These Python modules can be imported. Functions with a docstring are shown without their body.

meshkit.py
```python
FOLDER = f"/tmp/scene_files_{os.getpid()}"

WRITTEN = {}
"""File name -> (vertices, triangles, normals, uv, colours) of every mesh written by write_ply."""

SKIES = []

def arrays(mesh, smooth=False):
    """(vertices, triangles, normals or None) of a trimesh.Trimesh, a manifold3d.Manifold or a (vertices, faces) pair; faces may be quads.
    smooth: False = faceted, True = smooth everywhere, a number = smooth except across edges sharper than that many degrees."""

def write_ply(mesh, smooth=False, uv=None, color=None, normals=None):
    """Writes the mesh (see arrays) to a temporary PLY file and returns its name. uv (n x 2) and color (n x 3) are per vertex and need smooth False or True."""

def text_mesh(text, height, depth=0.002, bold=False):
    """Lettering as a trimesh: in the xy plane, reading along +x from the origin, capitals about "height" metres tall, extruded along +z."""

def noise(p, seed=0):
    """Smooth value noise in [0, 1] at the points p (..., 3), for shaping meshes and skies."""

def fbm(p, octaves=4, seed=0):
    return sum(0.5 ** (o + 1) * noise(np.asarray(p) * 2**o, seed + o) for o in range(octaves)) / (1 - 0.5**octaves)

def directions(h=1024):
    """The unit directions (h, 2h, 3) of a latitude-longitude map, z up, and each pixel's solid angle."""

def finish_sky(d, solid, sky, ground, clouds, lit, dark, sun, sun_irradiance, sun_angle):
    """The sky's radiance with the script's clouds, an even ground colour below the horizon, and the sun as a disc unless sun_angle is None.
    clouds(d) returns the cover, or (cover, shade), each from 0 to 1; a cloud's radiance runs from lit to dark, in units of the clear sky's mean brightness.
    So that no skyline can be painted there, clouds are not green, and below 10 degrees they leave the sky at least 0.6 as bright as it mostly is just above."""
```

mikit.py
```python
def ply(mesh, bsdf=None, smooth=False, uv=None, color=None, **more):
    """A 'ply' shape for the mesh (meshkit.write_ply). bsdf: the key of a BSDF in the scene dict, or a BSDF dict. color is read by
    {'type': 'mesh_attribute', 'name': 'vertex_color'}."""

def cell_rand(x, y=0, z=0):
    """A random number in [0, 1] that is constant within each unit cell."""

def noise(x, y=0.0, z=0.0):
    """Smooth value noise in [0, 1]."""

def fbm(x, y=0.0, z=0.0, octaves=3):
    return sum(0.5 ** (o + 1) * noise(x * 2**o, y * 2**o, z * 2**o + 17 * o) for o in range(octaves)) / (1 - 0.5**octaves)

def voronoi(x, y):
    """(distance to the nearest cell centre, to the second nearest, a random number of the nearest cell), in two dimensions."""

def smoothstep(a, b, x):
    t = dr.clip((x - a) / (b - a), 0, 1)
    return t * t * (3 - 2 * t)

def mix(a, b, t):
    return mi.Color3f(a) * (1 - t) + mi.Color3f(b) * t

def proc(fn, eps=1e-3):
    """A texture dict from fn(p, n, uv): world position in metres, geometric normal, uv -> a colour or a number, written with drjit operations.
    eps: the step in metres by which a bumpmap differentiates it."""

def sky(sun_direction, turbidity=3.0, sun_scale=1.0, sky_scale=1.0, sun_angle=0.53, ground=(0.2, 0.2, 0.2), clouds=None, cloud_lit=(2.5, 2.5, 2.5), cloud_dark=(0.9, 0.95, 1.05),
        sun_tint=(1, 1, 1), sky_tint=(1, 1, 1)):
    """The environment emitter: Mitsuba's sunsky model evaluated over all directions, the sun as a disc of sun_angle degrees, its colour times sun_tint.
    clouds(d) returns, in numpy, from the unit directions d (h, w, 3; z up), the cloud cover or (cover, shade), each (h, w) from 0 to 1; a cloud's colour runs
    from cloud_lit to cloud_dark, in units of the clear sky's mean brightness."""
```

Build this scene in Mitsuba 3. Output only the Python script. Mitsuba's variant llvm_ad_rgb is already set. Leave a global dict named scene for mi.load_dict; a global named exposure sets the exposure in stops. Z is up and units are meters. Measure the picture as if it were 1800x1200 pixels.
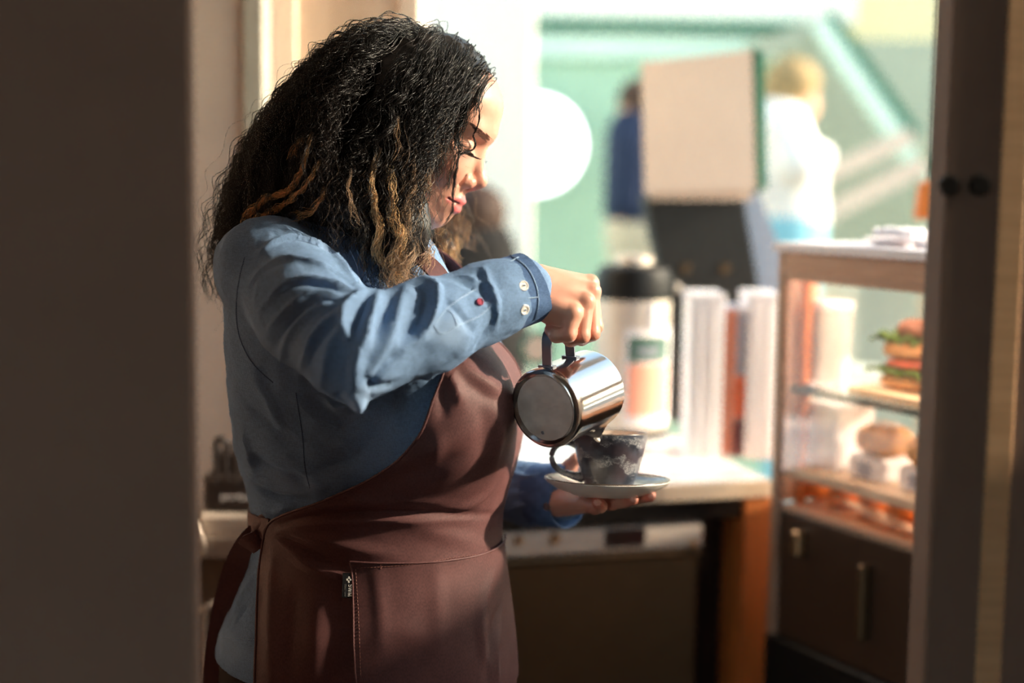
import math, random
import numpy as np, trimesh, mitsuba as mi, drjit as dr
import manifold3d as m3
import mikit, meshkit
from scipy.spatial import cKDTree

random.seed(7)
RNG = np.random.default_rng(7)
scene, labels = {'type': 'scene'}, {}

# ---------------------------------------------------------------- camera
F = 2500.0                                   # focal length in pixels of the 1800 x 1200 frame
CAM = np.array([0.0, 0.0, 1.45])
PITCH, ROLL = math.radians(6.2), math.radians(0.8)
FWD = np.array([0, math.cos(PITCH), -math.sin(PITCH)])
UP0, RT0 = np.array([0, math.sin(PITCH), math.cos(PITCH)]), np.array([1.0, 0, 0])
UP = UP0 * math.cos(ROLL) - RT0 * math.sin(ROLL)
RT = RT0 * math.cos(ROLL) + UP0 * math.sin(ROLL)
T = mi.ScalarTransform4f
scene['camera'] = {'type': 'thinlens', 'fov': math.degrees(2 * math.atan(900 / F)), 'fov_axis': 'x',
                   'aperture_radius': 0.018, 'focus_distance': 1.765, 'near_clip': 0.05, 'far_clip': 200.0,
                   'to_world': T().look_at(origin=CAM.tolist(), target=(CAM + FWD).tolist(), up=UP.tolist())}
# ---------------------------------------------------------------- daylight: low sun from the right
SUN_EL, SUN_AZ = math.radians(24), math.radians(-3)
SUN = np.array([math.cos(SUN_EL) * math.cos(SUN_AZ), math.cos(SUN_EL) * math.sin(SUN_AZ), math.sin(SUN_EL)])
scene['sky'] = mikit.sky(SUN.tolist(), turbidity=3.0, sun_scale=1.45, sky_scale=5.0, sun_angle=2.0, ground=(0.3, 0.29, 0.27),
                         sun_tint=(0.92, 1.0, 1.2), sky_tint=(1.14, 1.0, 0.82))
exposure = 2.2


# ---------------------------------------------------------------- helpers
def at(px, py, Y):
    """The point at distance Y into the room that is seen at pixel (px, py)."""
    d = FWD + RT * ((px - 900) / F) + UP * ((600 - py) / F)
    return CAM + d * (Y / d[1])


def pix(p):
    q = np.asarray(p) - CAM
    z = q @ FWD
    return np.stack([900 + F * (q @ RT) / z, 600 - F * (q @ UP) / z], -1)


def lin(r, g, b):
    c = np.array([r, g, b]) / 255.0
    return [float(x) for x in np.where(c <= 0.04045, c / 12.92, ((c + 0.055) / 1.055) ** 2.4)]


def rgb(c):
    return {'type': 'rgb', 'value': [float(x) for x in c]}


def mat(name, color=None, rough=0.6, metal=0.0, spec=0.5, **more):
    col = color if isinstance(color, dict) else rgb(color)
    scene['mat_' + name] = {'type': 'twosided', 'bsdf': {'type': 'principled', 'base_color': col, 'roughness': rough, 'metallic': metal, 'specular': spec, **more}}
    return 'mat_' + name


USED = set()


def numbered(name):
    if name not in USED:
        USED.add(name)
        return name
    k = 1
    while f'{name}_{k:03d}' in USED:
        k += 1
    USED.add(f'{name}_{k:03d}')
    return f'{name}_{k:03d}'


def thing(name, label, cat, group=None):
    key = numbered(name)
    labels[key] = {'label': label, 'category': cat}
    if group:
        labels[key]['group'] = group
    return key


def obj(name, mesh, m, parent=None, smooth=35, label=None, kind=None, **more):
    key = numbered(name if parent is None else parent + '__' + name)
    scene[key] = mikit.ply(mesh, m, smooth=smooth, **more)
    if label or kind:
        labels[key] = {**({'label': label} if label else {}), **({'kind': kind} if kind else {})}
    return key


def solo(name, label, cat, mesh, m, group=None, **more):
    key = thing(name, label, cat, group)
    scene[key] = mikit.ply(mesh, m, smooth=more.pop('smooth', 35), **more)
    return key


def struct(name, mesh, m, label, smooth=False):
    key = numbered(name)
    scene[key] = mikit.ply(mesh, m, smooth=smooth)
    labels[key] = {'label': label, 'kind': 'structure'}
    return key


def cat(*ms):
    return trimesh.util.concatenate([x for m in ms for x in (m if isinstance(m, (list, tuple)) else [m])])


def hullpts(p):
    return trimesh.convex.convex_hull(np.asarray(p, float))


def bx(x0, x1, y0, y1, z0, z1, b=0.003):
    """A box with chamfered edges."""
    lo, hi = np.minimum([x0, y0, z0], [x1, y1, z1]), np.maximum([x0, y0, z0], [x1, y1, z1])
    b = min(b, 0.45 * float((hi - lo).min()))
    if b <= 0:
        return trimesh.creation.box(bounds=[lo, hi])
    pts = []
    for sx in (0, 1):
        for sy in (0, 1):
            for sz in (0, 1):
                c, s = np.where([sx, sy, sz], hi, lo), np.where([sx, sy, sz], -1, 1)
                for k in range(3):
                    o = np.array([b, b, b]); o[k] = 0
                    pts.append(c + s * o)
    return hullpts(pts)


def moved(mesh, rotz=0.0, loc=(0, 0, 0), M=None):
    mesh = mesh.copy()
    if rotz:
        mesh.apply_transform(trimesh.transformations.rotation_matrix(rotz, [0, 0, 1]))
    if M is not None:
        mesh.apply_transform(M)
    mesh.apply_translation(loc)
    return mesh


def lathe(profile, n=48, closed=False):
    """Turns (r, z) points about z."""
    pr = np.asarray(profile, float)
    a = np.arange(n) * 2 * np.pi / n
    v = np.stack([np.outer(pr[:, 0], np.cos(a)), np.outer(pr[:, 0], np.sin(a)), np.repeat(pr[:, 1:2], n, 1)], -1)
    m = len(pr)
    f = []
    rows = range(m if closed else m - 1)
    j = np.arange(n)
    for i in rows:
        i2 = (i + 1) % m
        f.append(np.stack([i * n + j, i * n + (j + 1) % n, i2 * n + (j + 1) % n, i2 * n + j], 1))
    f = np.vstack(f)
    t = trimesh.Trimesh(v.reshape(-1, 3), np.vstack([f[:, [0, 1, 2]], f[:, [0, 2, 3]]]), process=False)
    t.merge_vertices()
    t.update_faces(t.nondegenerate_faces())
    return t


def smooth_path(p, n=60):
    """Catmull-Rom through the points."""
    from scipy.interpolate import CubicSpline
    p = np.asarray(p, float)
    if len(p) == 2:
        return p[0] + (p[1] - p[0]) * np.linspace(0, 1, n)[:, None]
    s = np.r_[0, np.cumsum(np.linalg.norm(np.diff(p, axis=0), axis=1) ** 0.7)]
    return CubicSpline(s, p, bc_type='natural')(np.linspace(0, s[-1], n))


def tube(path, r, n=10, caps=True, flat=None, normal=None):
    """A round (or flat = (half width, half thickness)) bar along a path; radius may vary."""
    p = np.asarray(path, float)
    r = np.broadcast_to(np.asarray(r, float), (len(p),))
    t = np.gradient(p, axis=0)
    t /= np.linalg.norm(t, axis=1, keepdims=True) + 1e-12
    ref = np.array([0, 0, 1.0]) if normal is None else np.asarray(normal, float)
    if ref.ndim == 1:
        if normal is None and abs(t[0] @ ref) > 0.9:
            ref = np.array([1.0, 0, 0])
        u = ref - t * (t @ ref)[:, None]
    else:
        u = ref - t * (t * ref).sum(1)[:, None]
    u /= np.linalg.norm(u, axis=1, keepdims=True) + 1e-12
    w = np.cross(t, u)
    if flat is not None:
        hw, ht = flat
        a = np.array([[-1, -1], [1, -1], [1, 1], [-1, 1]], float) * [hw, ht]
        n = 4
        sc = r[:, None, None] if r.max() != 1 else 1.0
        ring = p[:, None] + (w[:, None] * a[None, :, :1] + u[:, None] * a[None, :, 1:]) * sc
    else:
        ang = np.arange(n) * 2 * np.pi / n
        ring = p[:, None] + r[:, None, None] * (u[:, None] * np.cos(ang)[None, :, None] + w[:, None] * np.sin(ang)[None, :, None])
    m, j = len(p), np.arange(n)
    f = np.vstack([np.vstack([np.stack([i * n + j, i * n + (j + 1) % n, (i + 1) * n + (j + 1) % n], 1), np.stack([i * n + j, (i + 1) * n + (j + 1) % n, (i + 1) * n + j], 1)]) for i in range(m - 1)])
    v = ring.reshape(-1, 3)
    if caps:
        v = np.vstack([v, p[:1], p[-1:]])
        a, b = len(v) - 2, len(v) - 1
        f = np.vstack([f, np.stack([(j + 1) % n, j, j * 0 + a], 1), np.stack([(m - 1) * n + j, (m - 1) * n + (j + 1) % n, j * 0 + b], 1)])
    return trimesh.Trimesh(v, f, process=False)


def prism(poly, y0, y1):
    """An outline of (x, z) points extruded from y0 to y1."""
    from shapely.geometry import Polygon
    m = trimesh.creation.extrude_polygon(Polygon(poly), abs(y1 - y0), engine='earcut')
    v = m.vertices
    m = trimesh.Trimesh(np.stack([v[:, 0], max(y0, y1) - v[:, 2], v[:, 1]], 1), m.faces, process=False)
    m.fix_normals()
    return m


def blob(c, r, sub=3):
    m = trimesh.creation.icosphere(subdivisions=sub)
    m.apply_scale(np.broadcast_to(r, 3))
    m.apply_translation(c)
    return m


# ---- signed distances on a grid, joined softly, turned into a mesh (surface nets)
def smin(a, b, k):
    if a is None:
        return b
    h = np.clip(0.5 + 0.5 * (b - a) / k, 0, 1)
    return b + (a - b) * h - k * h * (1 - h)


def smax(a, b, k):
    return -smin(-a, -b, k)


def s_cap(p, a, b, ra, rb):
    a, b = np.asarray(a, np.float32), np.asarray(b, np.float32)
    ab = b - a
    q = p - a
    t = np.clip((q @ ab) / (ab @ ab + 1e-12), 0, 1)
    d = q - t[..., None] * ab
    return np.sqrt((d * d).sum(-1)) - (ra + (rb - ra) * t)


def s_ell(p, c, r, R=None):
    q = p - np.asarray(c, np.float32)
    if R is not None:
        q = q @ np.asarray(R, np.float32).T
    r = np.asarray(r, np.float32)
    k0 = np.sqrt(((q / r) ** 2).sum(-1))
    k1 = np.sqrt(((q / (r * r)) ** 2).sum(-1)) + 1e-9
    return k0 * (k0 - 1) / k1


def grid(lo, hi, h):
    ax = [np.arange(l, u + h, h, dtype=np.float32) for l, u in zip(lo, hi)]
    return np.stack(np.meshgrid(*ax, indexing='ij'), -1)


def nets(f, lo, h):
    s = f < 0
    n = np.array(f.shape)
    sl = lambda i, j, k: (slice(i, n[0] - 1 + i), slice(j, n[1] - 1 + j), slice(k, n[2] - 1 + k))
    cs = {(i, j, k): s[sl(i, j, k)] for i in (0, 1) for j in (0, 1) for k in (0, 1)}
    cnt = sum(c.astype(np.int8) for c in cs.values())
    act = (cnt > 0) & (cnt < 8)
    idx = -np.ones(act.shape, np.int64)
    cell = np.argwhere(act)
    idx[act] = np.arange(len(cell))
    pos, w = np.zeros((len(cell), 3)), np.zeros(len(cell))
    for ax in range(3):
        for b in (0, 1):
            for c in (0, 1):
                o0 = [0, 0, 0]
                o0[(ax + 1) % 3], o0[(ax + 2) % 3] = b, c
                o1 = list(o0); o1[ax] = 1
                f0, f1 = f[tuple((cell + o0).T)], f[tuple((cell + o1).T)]
                cross = (f0 < 0) != (f1 < 0)
                t = np.where(cross, f0 / np.where(cross, f0 - f1, 1), 0)
                q = np.array(o0)[None] + t[:, None] * np.eye(3)[ax][None]
                pos += q * cross[:, None]
                w += cross
    v = (cell + pos / w[:, None]) * h + np.asarray(lo)
    faces = []
    for ax in range(3):
        a0 = [slice(None)] * 3; a1 = [slice(None)] * 3
        a0[ax], a1[ax] = slice(0, -1), slice(1, None)
        e = np.argwhere(s[tuple(a0)] != s[tuple(a1)])
        b, c = (ax + 1) % 3, (ax + 2) % 3
        ok = (e[:, b] > 0) & (e[:, c] > 0) & (e[:, b] < n[b] - 1) & (e[:, c] < n[c] - 1)
        e = e[ok]
        inside = s[tuple(e.T)]
        q = []
        for db, dc in ((1, 1), (0, 1), (0, 0), (1, 0)):
            g = e.copy(); g[:, b] -= db; g[:, c] -= dc
            q.append(idx[tuple(g.T)])
        q = np.stack(q, 1)
        q[~inside] = q[~inside][:, ::-1]
        faces.append(q)
    q = np.vstack(faces)
    q = q[(q >= 0).all(1)]
    return trimesh.Trimesh(v, np.vstack([q[:, [0, 1, 2]], q[:, [0, 2, 3]]]), process=False)


def tets(f, lo, h):
    """A watertight surface of f < 0 by marching tetrahedra (for meshes that are joined by booleans)."""
    s = f < 0
    n = np.array(f.shape)
    cs = [s[b & 1:n[0] - 1 + (b & 1), (b >> 1) & 1:n[1] - 1 + ((b >> 1) & 1), b >> 2:n[2] - 1 + (b >> 2)] for b in range(8)]
    cnt = sum(c.astype(np.int8) for c in cs)
    cell = np.argwhere((cnt > 0) & (cnt < 8))
    corner = np.array([[b & 1, (b >> 1) & 1, b >> 2] for b in range(8)])
    gid = np.stack([np.ravel_multi_index(tuple((cell + c).T), f.shape) for c in corner], 1)
    val = f.ravel()[gid]
    E, O = [], []
    for tet in ((0, 1, 3, 7), (0, 3, 2, 7), (0, 2, 6, 7), (0, 6, 4, 7), (0, 4, 5, 7), (0, 5, 1, 7)):
        g, v = gid[:, tet], val[:, tet]
        code = ((v < 0) * [1, 2, 4, 8]).sum(1)
        for c in range(1, 15):
            m = code == c
            if not m.any():
                continue
            ins = [k for k in range(4) if c >> k & 1]; out = [k for k in range(4) if not c >> k & 1]
            if len(ins) == 1:
                tr = [[(ins[0], o) for o in out]]
            elif len(ins) == 3:
                tr = [[(i, out[0]) for i in ins]]
            else:
                a, b = ins; p, q = out
                tr = [[(a, p), (a, q), (b, q)], [(a, p), (b, q), (b, p)]]
            gi = g[m]
            for t in tr:
                E.append(np.stack([np.stack([gi[:, i], gi[:, o]], 1) for i, o in t], 1))
                O.append(np.stack([gi[:, ins[0]], gi[:, out[0]]], 1))
    E, O = np.concatenate(E), np.concatenate(O)
    key = np.minimum(E[..., 0], E[..., 1]).astype(np.int64) * f.size + np.maximum(E[..., 0], E[..., 1])
    uk, inv = np.unique(key.ravel(), return_inverse=True)
    a, b = uk // f.size, uk % f.size
    fa, fb = f.ravel()[a], f.ravel()[b]
    t = np.clip(fa / (fa - fb), .04, .96)[:, None]
    xyz = lambda i: np.stack(np.unravel_index(i, f.shape), 1).astype(float)
    V = (xyz(a) * (1 - t) + xyz(b) * t)
    T_ = inv.reshape(-1, 3)
    nrm = np.cross(V[T_[:, 1]] - V[T_[:, 0]], V[T_[:, 2]] - V[T_[:, 0]])
    flip = (nrm * (xyz(O[:, 1]) - xyz(O[:, 0]))).sum(1) < 0
    T_[flip] = T_[flip][:, ::-1]
    return trimesh.Trimesh(V * h + np.asarray(lo), T_, process=False)


def taubin(m, it, lam=0.5, mu=0.53):
    from scipy.sparse import coo_matrix
    f = np.asarray(m.faces)
    e = np.unique(np.sort(np.vstack([f[:, [0, 1]], f[:, [1, 2]], f[:, [2, 0]]]), 1), axis=0)
    n = len(m.vertices)
    A = coo_matrix((np.ones(2 * len(e)), (np.r_[e[:, 0], e[:, 1]], np.r_[e[:, 1], e[:, 0]])), (n, n)).tocsr()
    deg = np.maximum(np.asarray(A.sum(1)), 1)
    v = np.array(m.vertices)
    for _ in range(it):
        for w in (lam, -mu):
            v = v + w * (A @ v / deg - v)
    m.vertices = v


def solid_mesh(fn, lo, hi, h, smooth_it=4, tol=0.00012):
    f = fn(grid(lo, hi, h))
    for ax in range(3):
        for e in (0, -1):
            f[tuple(slice(None) if k != ax else e for k in range(3))] = h
    m = tets(f, lo, h)
    ps_ = m.split(only_watertight=False, repair=False)
    if len(ps_) > 1:
        m = max(ps_, key=lambda x: len(x.faces))
    taubin(m, smooth_it)
    M = m3.Manifold(m3.Mesh(np.asarray(m.vertices, np.float32), np.asarray(m.faces, np.uint32)))
    if tol:
        M = M.simplify(tol)
    q = M.to_mesh()
    return trimesh.Trimesh(np.asarray(q.vert_properties[:, :3], float), np.asarray(q.tri_verts), process=False), M


def sdf_mesh(fn, lo, hi, h, smooth_it=6, biggest=True):
    m = nets(fn(grid(lo, hi, h)), lo, h)
    if biggest:
        parts = m.split(only_watertight=False, repair=False)
        if len(parts) > 1:
            m = max(parts, key=lambda x: len(x.faces))
    if smooth_it:
        taubin(m, smooth_it)
    return m


def vnormals(m):
    return meshkit.arrays((m.vertices, m.faces), True)[2]


def onto(m, pts):
    """Where the rays through the pixels first meet the mesh: (points, normals, hit or not)."""
    pts = np.asarray(pts, float)
    d = FWD + RT * ((pts[:, :1] - 900) / F) + UP * ((600 - pts[:, 1:]) / F)
    d /= np.linalg.norm(d, axis=1, keepdims=True)
    loc, ray, tri = m.ray.intersects_location(np.repeat(CAM[None], len(d), 0), d, multiple_hits=False)
    out, nn, hit = np.zeros((len(d), 3)), np.zeros((len(d), 3)), np.zeros(len(d), bool)
    out[ray], nn[ray], hit[ray] = loc, m.face_normals[tri], True
    return out, nn, hit


def ppath(p, step=6.0):
    p = np.asarray(p, float)
    n = max(4, int(np.linalg.norm(np.diff(p, axis=0), axis=1).sum() / step))
    return smooth_path(p, n)


def strokes(m, lst):
    """Sculpts folds: each stroke is (points along the fold, height, half width) and lifts the cloth along its path, tapering to its ends."""
    v, nv = np.array(m.vertices), vnormals(m)
    off = np.zeros(len(v))
    tree = cKDTree(v)
    for path, amp, wid in lst:
        q, _, hit = onto(m, ppath(path, 4.0))
        q = q[hit]
        if len(q) < 3:
            continue
        taper = np.sin(np.linspace(0.12, np.pi - 0.12, len(q))) ** 0.7
        t = cKDTree(q)
        near = np.unique(np.concatenate([np.asarray(x, int) for x in tree.query_ball_point(q, 3 * wid)]))
        d, k = t.query(v[near])
        off[near] += amp * taper[k] * np.exp(-(d / wid) ** 2)
    return trimesh.Trimesh(v + nv * off[:, None], m.faces, process=False)


def seam(m, path, r=0.0008, lift=0.0006, n=5):
    """A thin ridge laid on a surface along a pixel path."""
    q, nn, hit = onto(m, ppath(path, 5.0))
    q, nn = q[hit], nn[hit]
    return tube(q + nn * lift, r, n)


def stitches(m, path, length=0.0024, gap=0.0018, r=0.0004, lift=0.0005):
    q, nn, hit = onto(m, ppath(path, 2.0))
    q, nn = q[hit] + nn[hit] * lift, nn[hit]
    s = np.r_[0, np.cumsum(np.linalg.norm(np.diff(q, axis=0), axis=1))]
    out, a = [], 0.0
    while a + length < s[-1]:
        p = np.stack([np.interp([a, a + length], s, q[:, k]) for k in range(3)], 1)
        out.append(tube(p, r, 4))
        a += length + gap
    return cat(out)
# ---------------------------------------------------------------- materials of the room
N, FB, MX, SS = mikit.noise, mikit.fbm, mikit.mix, mikit.smoothstep


def wood(c0, c1, sx=3.0, sy=3.0, sz=60.0):
    c0, c1 = lin(*c0), lin(*c1)
    return mikit.proc(lambda p, n, uv: MX(c0, c1, SS(0.25, 0.75, FB(p.x * sx, p.y * sy, p.z * sz, 3) * 0.6 + 0.4 * N(p.x * sx * 9, p.y * sy * 9, p.z * sz * 4))))


def speckle(c0, c1, s=60.0):
    c0, c1 = lin(*c0), lin(*c1)
    return mikit.proc(lambda p, n, uv: MX(c0, c1, FB(p.x * s, p.y * s, p.z * s, 3)))


M_DARKWALL = mat('dark_paint', speckle((150, 122, 108), (160, 131, 116), 9), 0.75, spec=0.2)
M_POST = mat('post_paint', speckle((126, 106, 95), (136, 115, 103), 9), 0.7, spec=0.2)
M_TRIM = mat('tan_trim', wood((206, 164, 122), (220, 178, 136)), 0.6)
M_TAUPE = mat('taupe_plaster', speckle((222, 204, 190), (230, 212, 198), 14), 0.85, spec=0.2)
M_GREYPANEL = mat('grey_panel', speckle((170, 166, 154), (180, 176, 164), 20), 0.6)
M_OAK = mat('pale_oak', wood((238, 212, 190), (246, 226, 206), 50, 3, 2.2), 0.55)
M_OAKIN = mat('pale_oak_inset', wood((228, 194, 166), (238, 208, 182), 50, 3, 2.2), 0.55)
M_CREAM = mat('cream_plaster', speckle((236, 236, 222), (242, 242, 230), 6), 0.85, spec=0.2)
M_MINT = mat('mint_paint', speckle((172, 202, 178), (180, 210, 186), 5), 0.8, spec=0.2)
M_MINTLIGHT = mat('pale_mint', speckle((206, 232, 216), (214, 238, 222), 5), 0.7)
M_GREEN = mat('deep_green_paint', speckle((40, 104, 82), (46, 112, 90), 5), 0.6)
M_SAGE = mat('sage_paint', speckle((166, 172, 152), (174, 180, 160), 5), 0.8)
M_YELLOWWALL = mat('pale_yellow_plaster', speckle((226, 212, 168), (234, 222, 182), 3), 0.85)
M_FLOOR = mat('grey_tile', speckle((120, 112, 104), (134, 126, 116), 12), 0.5)
M_GROUT = mat('grout', lin(70, 66, 62), 0.9)
M_CEIL = mat('white_plaster', speckle((214, 208, 198), (222, 216, 206), 5), 0.9)
M_COUNTER = mat('white_worktop', speckle((240, 238, 236), (247, 246, 244), 80), 0.3)
M_COUNTEREDGE = mat('beige_edge', wood((214, 190, 164), (226, 204, 178), 4, 4, 80), 0.5)
M_BLACK = mat('black_plastic', lin(14, 14, 14), 0.5, spec=0.3)
M_BLACKGLOSS = mat('black_gloss', lin(14, 13, 13), 0.2)
M_STEEL = mat('brushed_steel', speckle((214, 200, 186), (226, 212, 198), 40), 0.36, metal=0.35)
M_DARKSTEEL = mat('dark_steel', speckle((104, 86, 66), (112, 93, 72), 30), 0.42, metal=1.0)
M_ORANGEWOOD = mat('orange_wood', wood((176, 98, 44), (206, 122, 62), 40, 40, 3), 0.5)
M_COPPERWOOD = mat('walnut_wood', wood((186, 146, 120), (204, 164, 138), 3, 3, 60), 0.45)
M_BRASS = mat('bronze_metal', lin(196, 160, 122), 0.35, metal=1.0)
M_WHITE = mat('white_card', lin(242, 238, 240), 0.6)
M_BEIGE = mat('beige_board', speckle((206, 186, 170), (214, 195, 179), 9), 0.7)
M_BLUEGREY = mat('blue_grey_plastic', lin(150, 162, 182), 0.5)
M_MACHINE = mat('charcoal_plastic', lin(24, 25, 23), 0.6)
M_NAVY = mat('navy_cloth', lin(22, 38, 68), 0.9)
M_CHINO = mat('beige_cloth', lin(196, 188, 168), 0.9)
M_WHITECLOTH = mat('white_cloth', lin(244, 242, 234), 0.9)
M_CYANDENIM = mat('pale_denim', lin(140, 200, 214), 0.9)
M_BLACKCLOTH = mat('black_cloth', lin(22, 20, 20), 0.9)
M_SKINFAR = mat('far_skin', lin(216, 170, 140), 0.6)
M_BLONDE = mat('blonde_hair', lin(160, 134, 90), 0.7)
M_BROWNHAIR = mat('brown_hair', lin(58, 36, 24), 0.7)
M_AMBER = mat('amber_metal', lin(206, 116, 44), 0.4)
M_GREENLABEL = mat('green_label', lin(30, 86, 70), 0.6)
M_PINKLABEL = mat('pink_label', lin(246, 172, 146), 0.6)
M_ORANGELABEL = mat('orange_label', lin(206, 92, 48), 0.6)
M_GREYLABEL = mat('grey_label', lin(150, 152, 166), 0.6)
M_DARKDISPLAY = mat('dark_display', lin(28, 8, 10), 0.2)
scene['mat_pane'] = {'type': 'thindielectric'}


def X(px, Y, py=600):
    return float(at(px, py, Y)[0])


def Z(py, Y, px=900):
    return float(at(px, py, Y)[2])


# ---------------------------------------------------------------- the setting
YW = 1.32
struct('wall_left', bx(-2.4, X(341, YW), YW, YW + 0.018, 0, 2.7, 0.004), M_DARKWALL, 'dark brown painted wall left of the doorway')
YP = 1.40
xp = X(1650, YP)
struct('wall_right', bx(xp, X(1792, YP) + 0.10, YP, YP + 0.06, 0, 2.7, 0.003), M_POST, 'dark brown door post right of the doorway')
struct('trim_1', bx(X(1743, YP), X(1788, YP), YP - 0.003, YP + 0.002, 0, 2.7, 0.001), M_TRIM, 'tan wooden strip down the dark door post')
t = thing('door_bolt', 'small dark round screw on the post, nearer the doorway', 'screw', 'screws on the door post')
obj('head', moved(lathe([(0, -0.006), (0.009, -0.006), (0.0105, -0.003), (0.0105, 0.001)], 24), M=trimesh.transformations.rotation_matrix(-math.pi / 2, [1, 0, 0]), loc=at(1668, 326, YP - 0.003)), M_BLACK, t)
t = thing('door_bolt', 'small dark round screw on the post, beside the tan strip', 'screw', 'screws on the door post')
obj('head', moved(lathe([(0, -0.006), (0.009, -0.006), (0.0105, -0.003), (0.0105, 0.001)], 24), M=trimesh.transformations.rotation_matrix(-math.pi / 2, [1, 0, 0]), loc=at(1722, 326, YP - 0.003)), M_BLACK, t)
# room the camera stands in
struct('wall_entry', bx(0.62, 0.70, -2.6, 1.36, 0, 2.7, 0.0), M_DARKWALL, 'dark side wall of the entry')
struct('wall_side', bx(-2.5, -2.4, -2.6, 3.2, 0, 2.7, 0.0), M_TAUPE, 'taupe side wall')
struct('wall_front', bx(-1.2, 0.70, -2.7, -2.6, 0, 2.7, 0.0), M_DARKWALL, 'dark wall behind the doorway')
struct('wall_sunblock', bx(1.60, 1.70, -1.0, 2.25, 0, 1.68, 0.01), M_CREAM, 'added low wall shading the lower apron')  # unseen wall, added to keep the sun off the lower apron
struct('ceiling', bx(-2.5, 1.1, -2.7, 3.4, 2.7, 2.8, 0.0), M_CEIL, 'white plaster ceiling')
# floor of square tiles, each proud of the grout
fl = struct('floor', bx(-3.2, 4.6, -2.8, 8.6, -0.06, -0.004, 0.0), M_GROUT, 'grey tiled floor')
tile = mikit.ply(bx(0.004, 0.596, 0.004, 0.596, -0.005, 0.0, 0.001), M_FLOOR)
for i in range(9):
    for j in range(11):
        key = numbered('floor__tile')
        scene[key] = {**tile, 'to_world': T().translate([-2.0 + 0.6 * i, 0.6 + 0.6 * j, 0])}
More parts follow.
